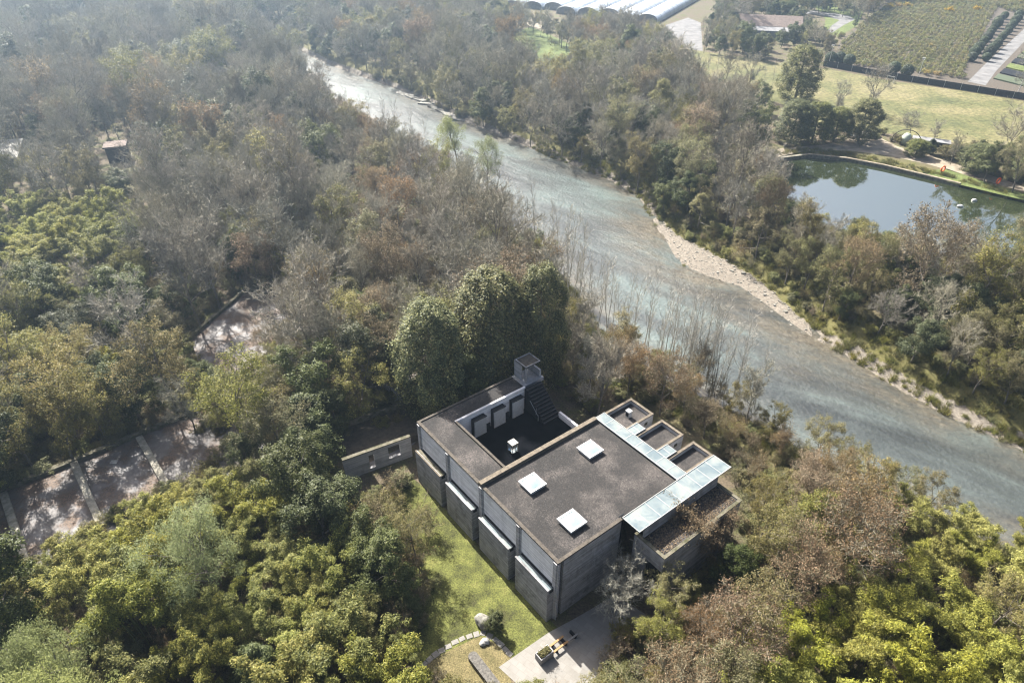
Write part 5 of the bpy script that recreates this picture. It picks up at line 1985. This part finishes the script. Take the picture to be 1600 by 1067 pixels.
for k in sorted({q[0] for q in far_pts}):
    scatter("far_woodland", [(q[1], q[2], q[3], q[4], q[8]) for q in far_pts if q[0] == k], k, f"far hazy wood of {KW[k]}s reading as one mass", "woodland")

# undergrowth on the woodland floor
und, und2, tuf = [], [], []
for (x0, x1, y0, y1, st_) in ((-62, 62, 18, 75, 1.7), (-95, 100, 75, 130, 2.1), (-180, 170, 130, 250, 3.2)):
    gx, gy = np.meshgrid(np.arange(x0, x1, st_), np.arange(y0, y1, st_))
    gx = gx.ravel() + rng.uniform(-.5, .5, gx.size) * st_
    gy = gy.ravel() + rng.uniform(-.5, .5, gy.size) * st_
    h_, dr_, dg_, dp_, _ = terrain_h(gx, gy)
    for x, y, z, dr, dg, dp in zip(gx, gy, h_, dr_, dg_, dp_):
        if dr < 0.7 or dg < 0.6 or dp < 0.6 or blocked_ground(x, y):
            continue
        u, v, f = px(x, y, 0.5)
        if not (-150 < u < 1750 and v < 1200):
            continue
        s = rng.uniform(0.35, 0.8)
        blk = False
        for ci_, q in enumerate(CLEAR):
            if ci_ in (2, 3):
                continue
            if inside((u, v), q) or inside((u, v - 14), q):
                blk = True
                break
        if blk:
            continue
        if dr < 9 and (u > 800):
            s *= 0.6 if dr < 4 else 0.8
        (und if rng.random() < 0.6 else und2).append((x, y, z, s, rng.uniform(0, 6.28)))
scatter("undergrowth", und, 'bush', "low green undergrowth covering the woodland floor", "undergrowth")
scatter("dry_undergrowth", und2, 'brush', "dry brown brushwood between the trees", "undergrowth")
# tall grass on the banks and rough lawn edges
for _ in range(26000):
    x, y = rng.uniform(-20, 110), rng.uniform(30, 180)
    tuf.append((x, y))
T = np.array(tuf)
h_, dr_, dg_, dp_, _ = terrain_h(T[:, 0], T[:, 1])
keep = (((dr_ > 0.4) & (dr_ < 9) & (dg_ > 0.3)) | ((dp_ > 0.3) & (dp_ < 4)))
tl = [(x, y, z, rng.uniform(0.6, 1.5), rng.uniform(0, 6)) for (x, y), z in zip(T[keep], h_[keep]) if not blocked_ground(x, y)]
scatter("grass", tl, 'tuft', "rough yellow green grass on the river banks and lawn", "grass")
# nursery plants in rows
nq = poly([(1318, 66), (1384, 8), (1560, 6), (1512, 90), (1505, 124), (1340, 104), (1305, 98)])
npnts = []
row_d = unit(at(1560, 6)[:2] - at(1512, 90)[:2])
row_n = np.array([-row_d[1], row_d[0]])
o0 = at(1512, 90)[:2]
for a in np.arange(-60, 160, 1.25):
    for b in np.arange(-10, 130, 2.0):
        p = o0 + row_d * (a + rng.normal(0, 0.25)) + row_n * (b + rng.normal(0, 0.15))
        if inside(p, nq) and rng.random() < 0.93:
            npnts.append((p[0], p[1], 0, rng.uniform(0.85, 1.5), rng.uniform(0, 6)))
scatter("nursery_plants", npnts, 'nursery', "rows of small dark nursery plants", "nursery plants")
q3 = poly([(1392, 4), (1600, -8), (1640, 10), (1585, 22), (1560, 12)])
np2 = []
for _ in range(1500):
    p = rng.uniform(q3.min(0), q3.max(0))
    if inside(p, q3):
        np2.append((p[0], p[1], 0, rng.uniform(1.1, 1.9), rng.uniform(0, 6)))
scatter("nursery_shrubs", np2, 'nursery', "larger grey green nursery shrubs beyond the small plants", "nursery plants")

# ------------------------------------------------------------------ air
hz = Soup().box(-1650, 1650, -550, 1650, -6.0, CAM_H + 4)
m, nt, b = new_mat("haze")
nt.nodes.remove(b)
pv = nt.nodes.new("ShaderNodeVolumePrincipled")
pv.inputs['Color'].default_value = (0.56, 0.76, 1.0, 1)
pv.inputs['Density'].default_value = HAZE_D
pv.inputs['Anisotropy'].default_value = 0.66
nt.links.new(pv.outputs[0], nt.nodes["Material Output"].inputs['Volume'])
tag(obj("haze", hz, m), "thin pale winter haze over the valley", "haze", kind="stuff")
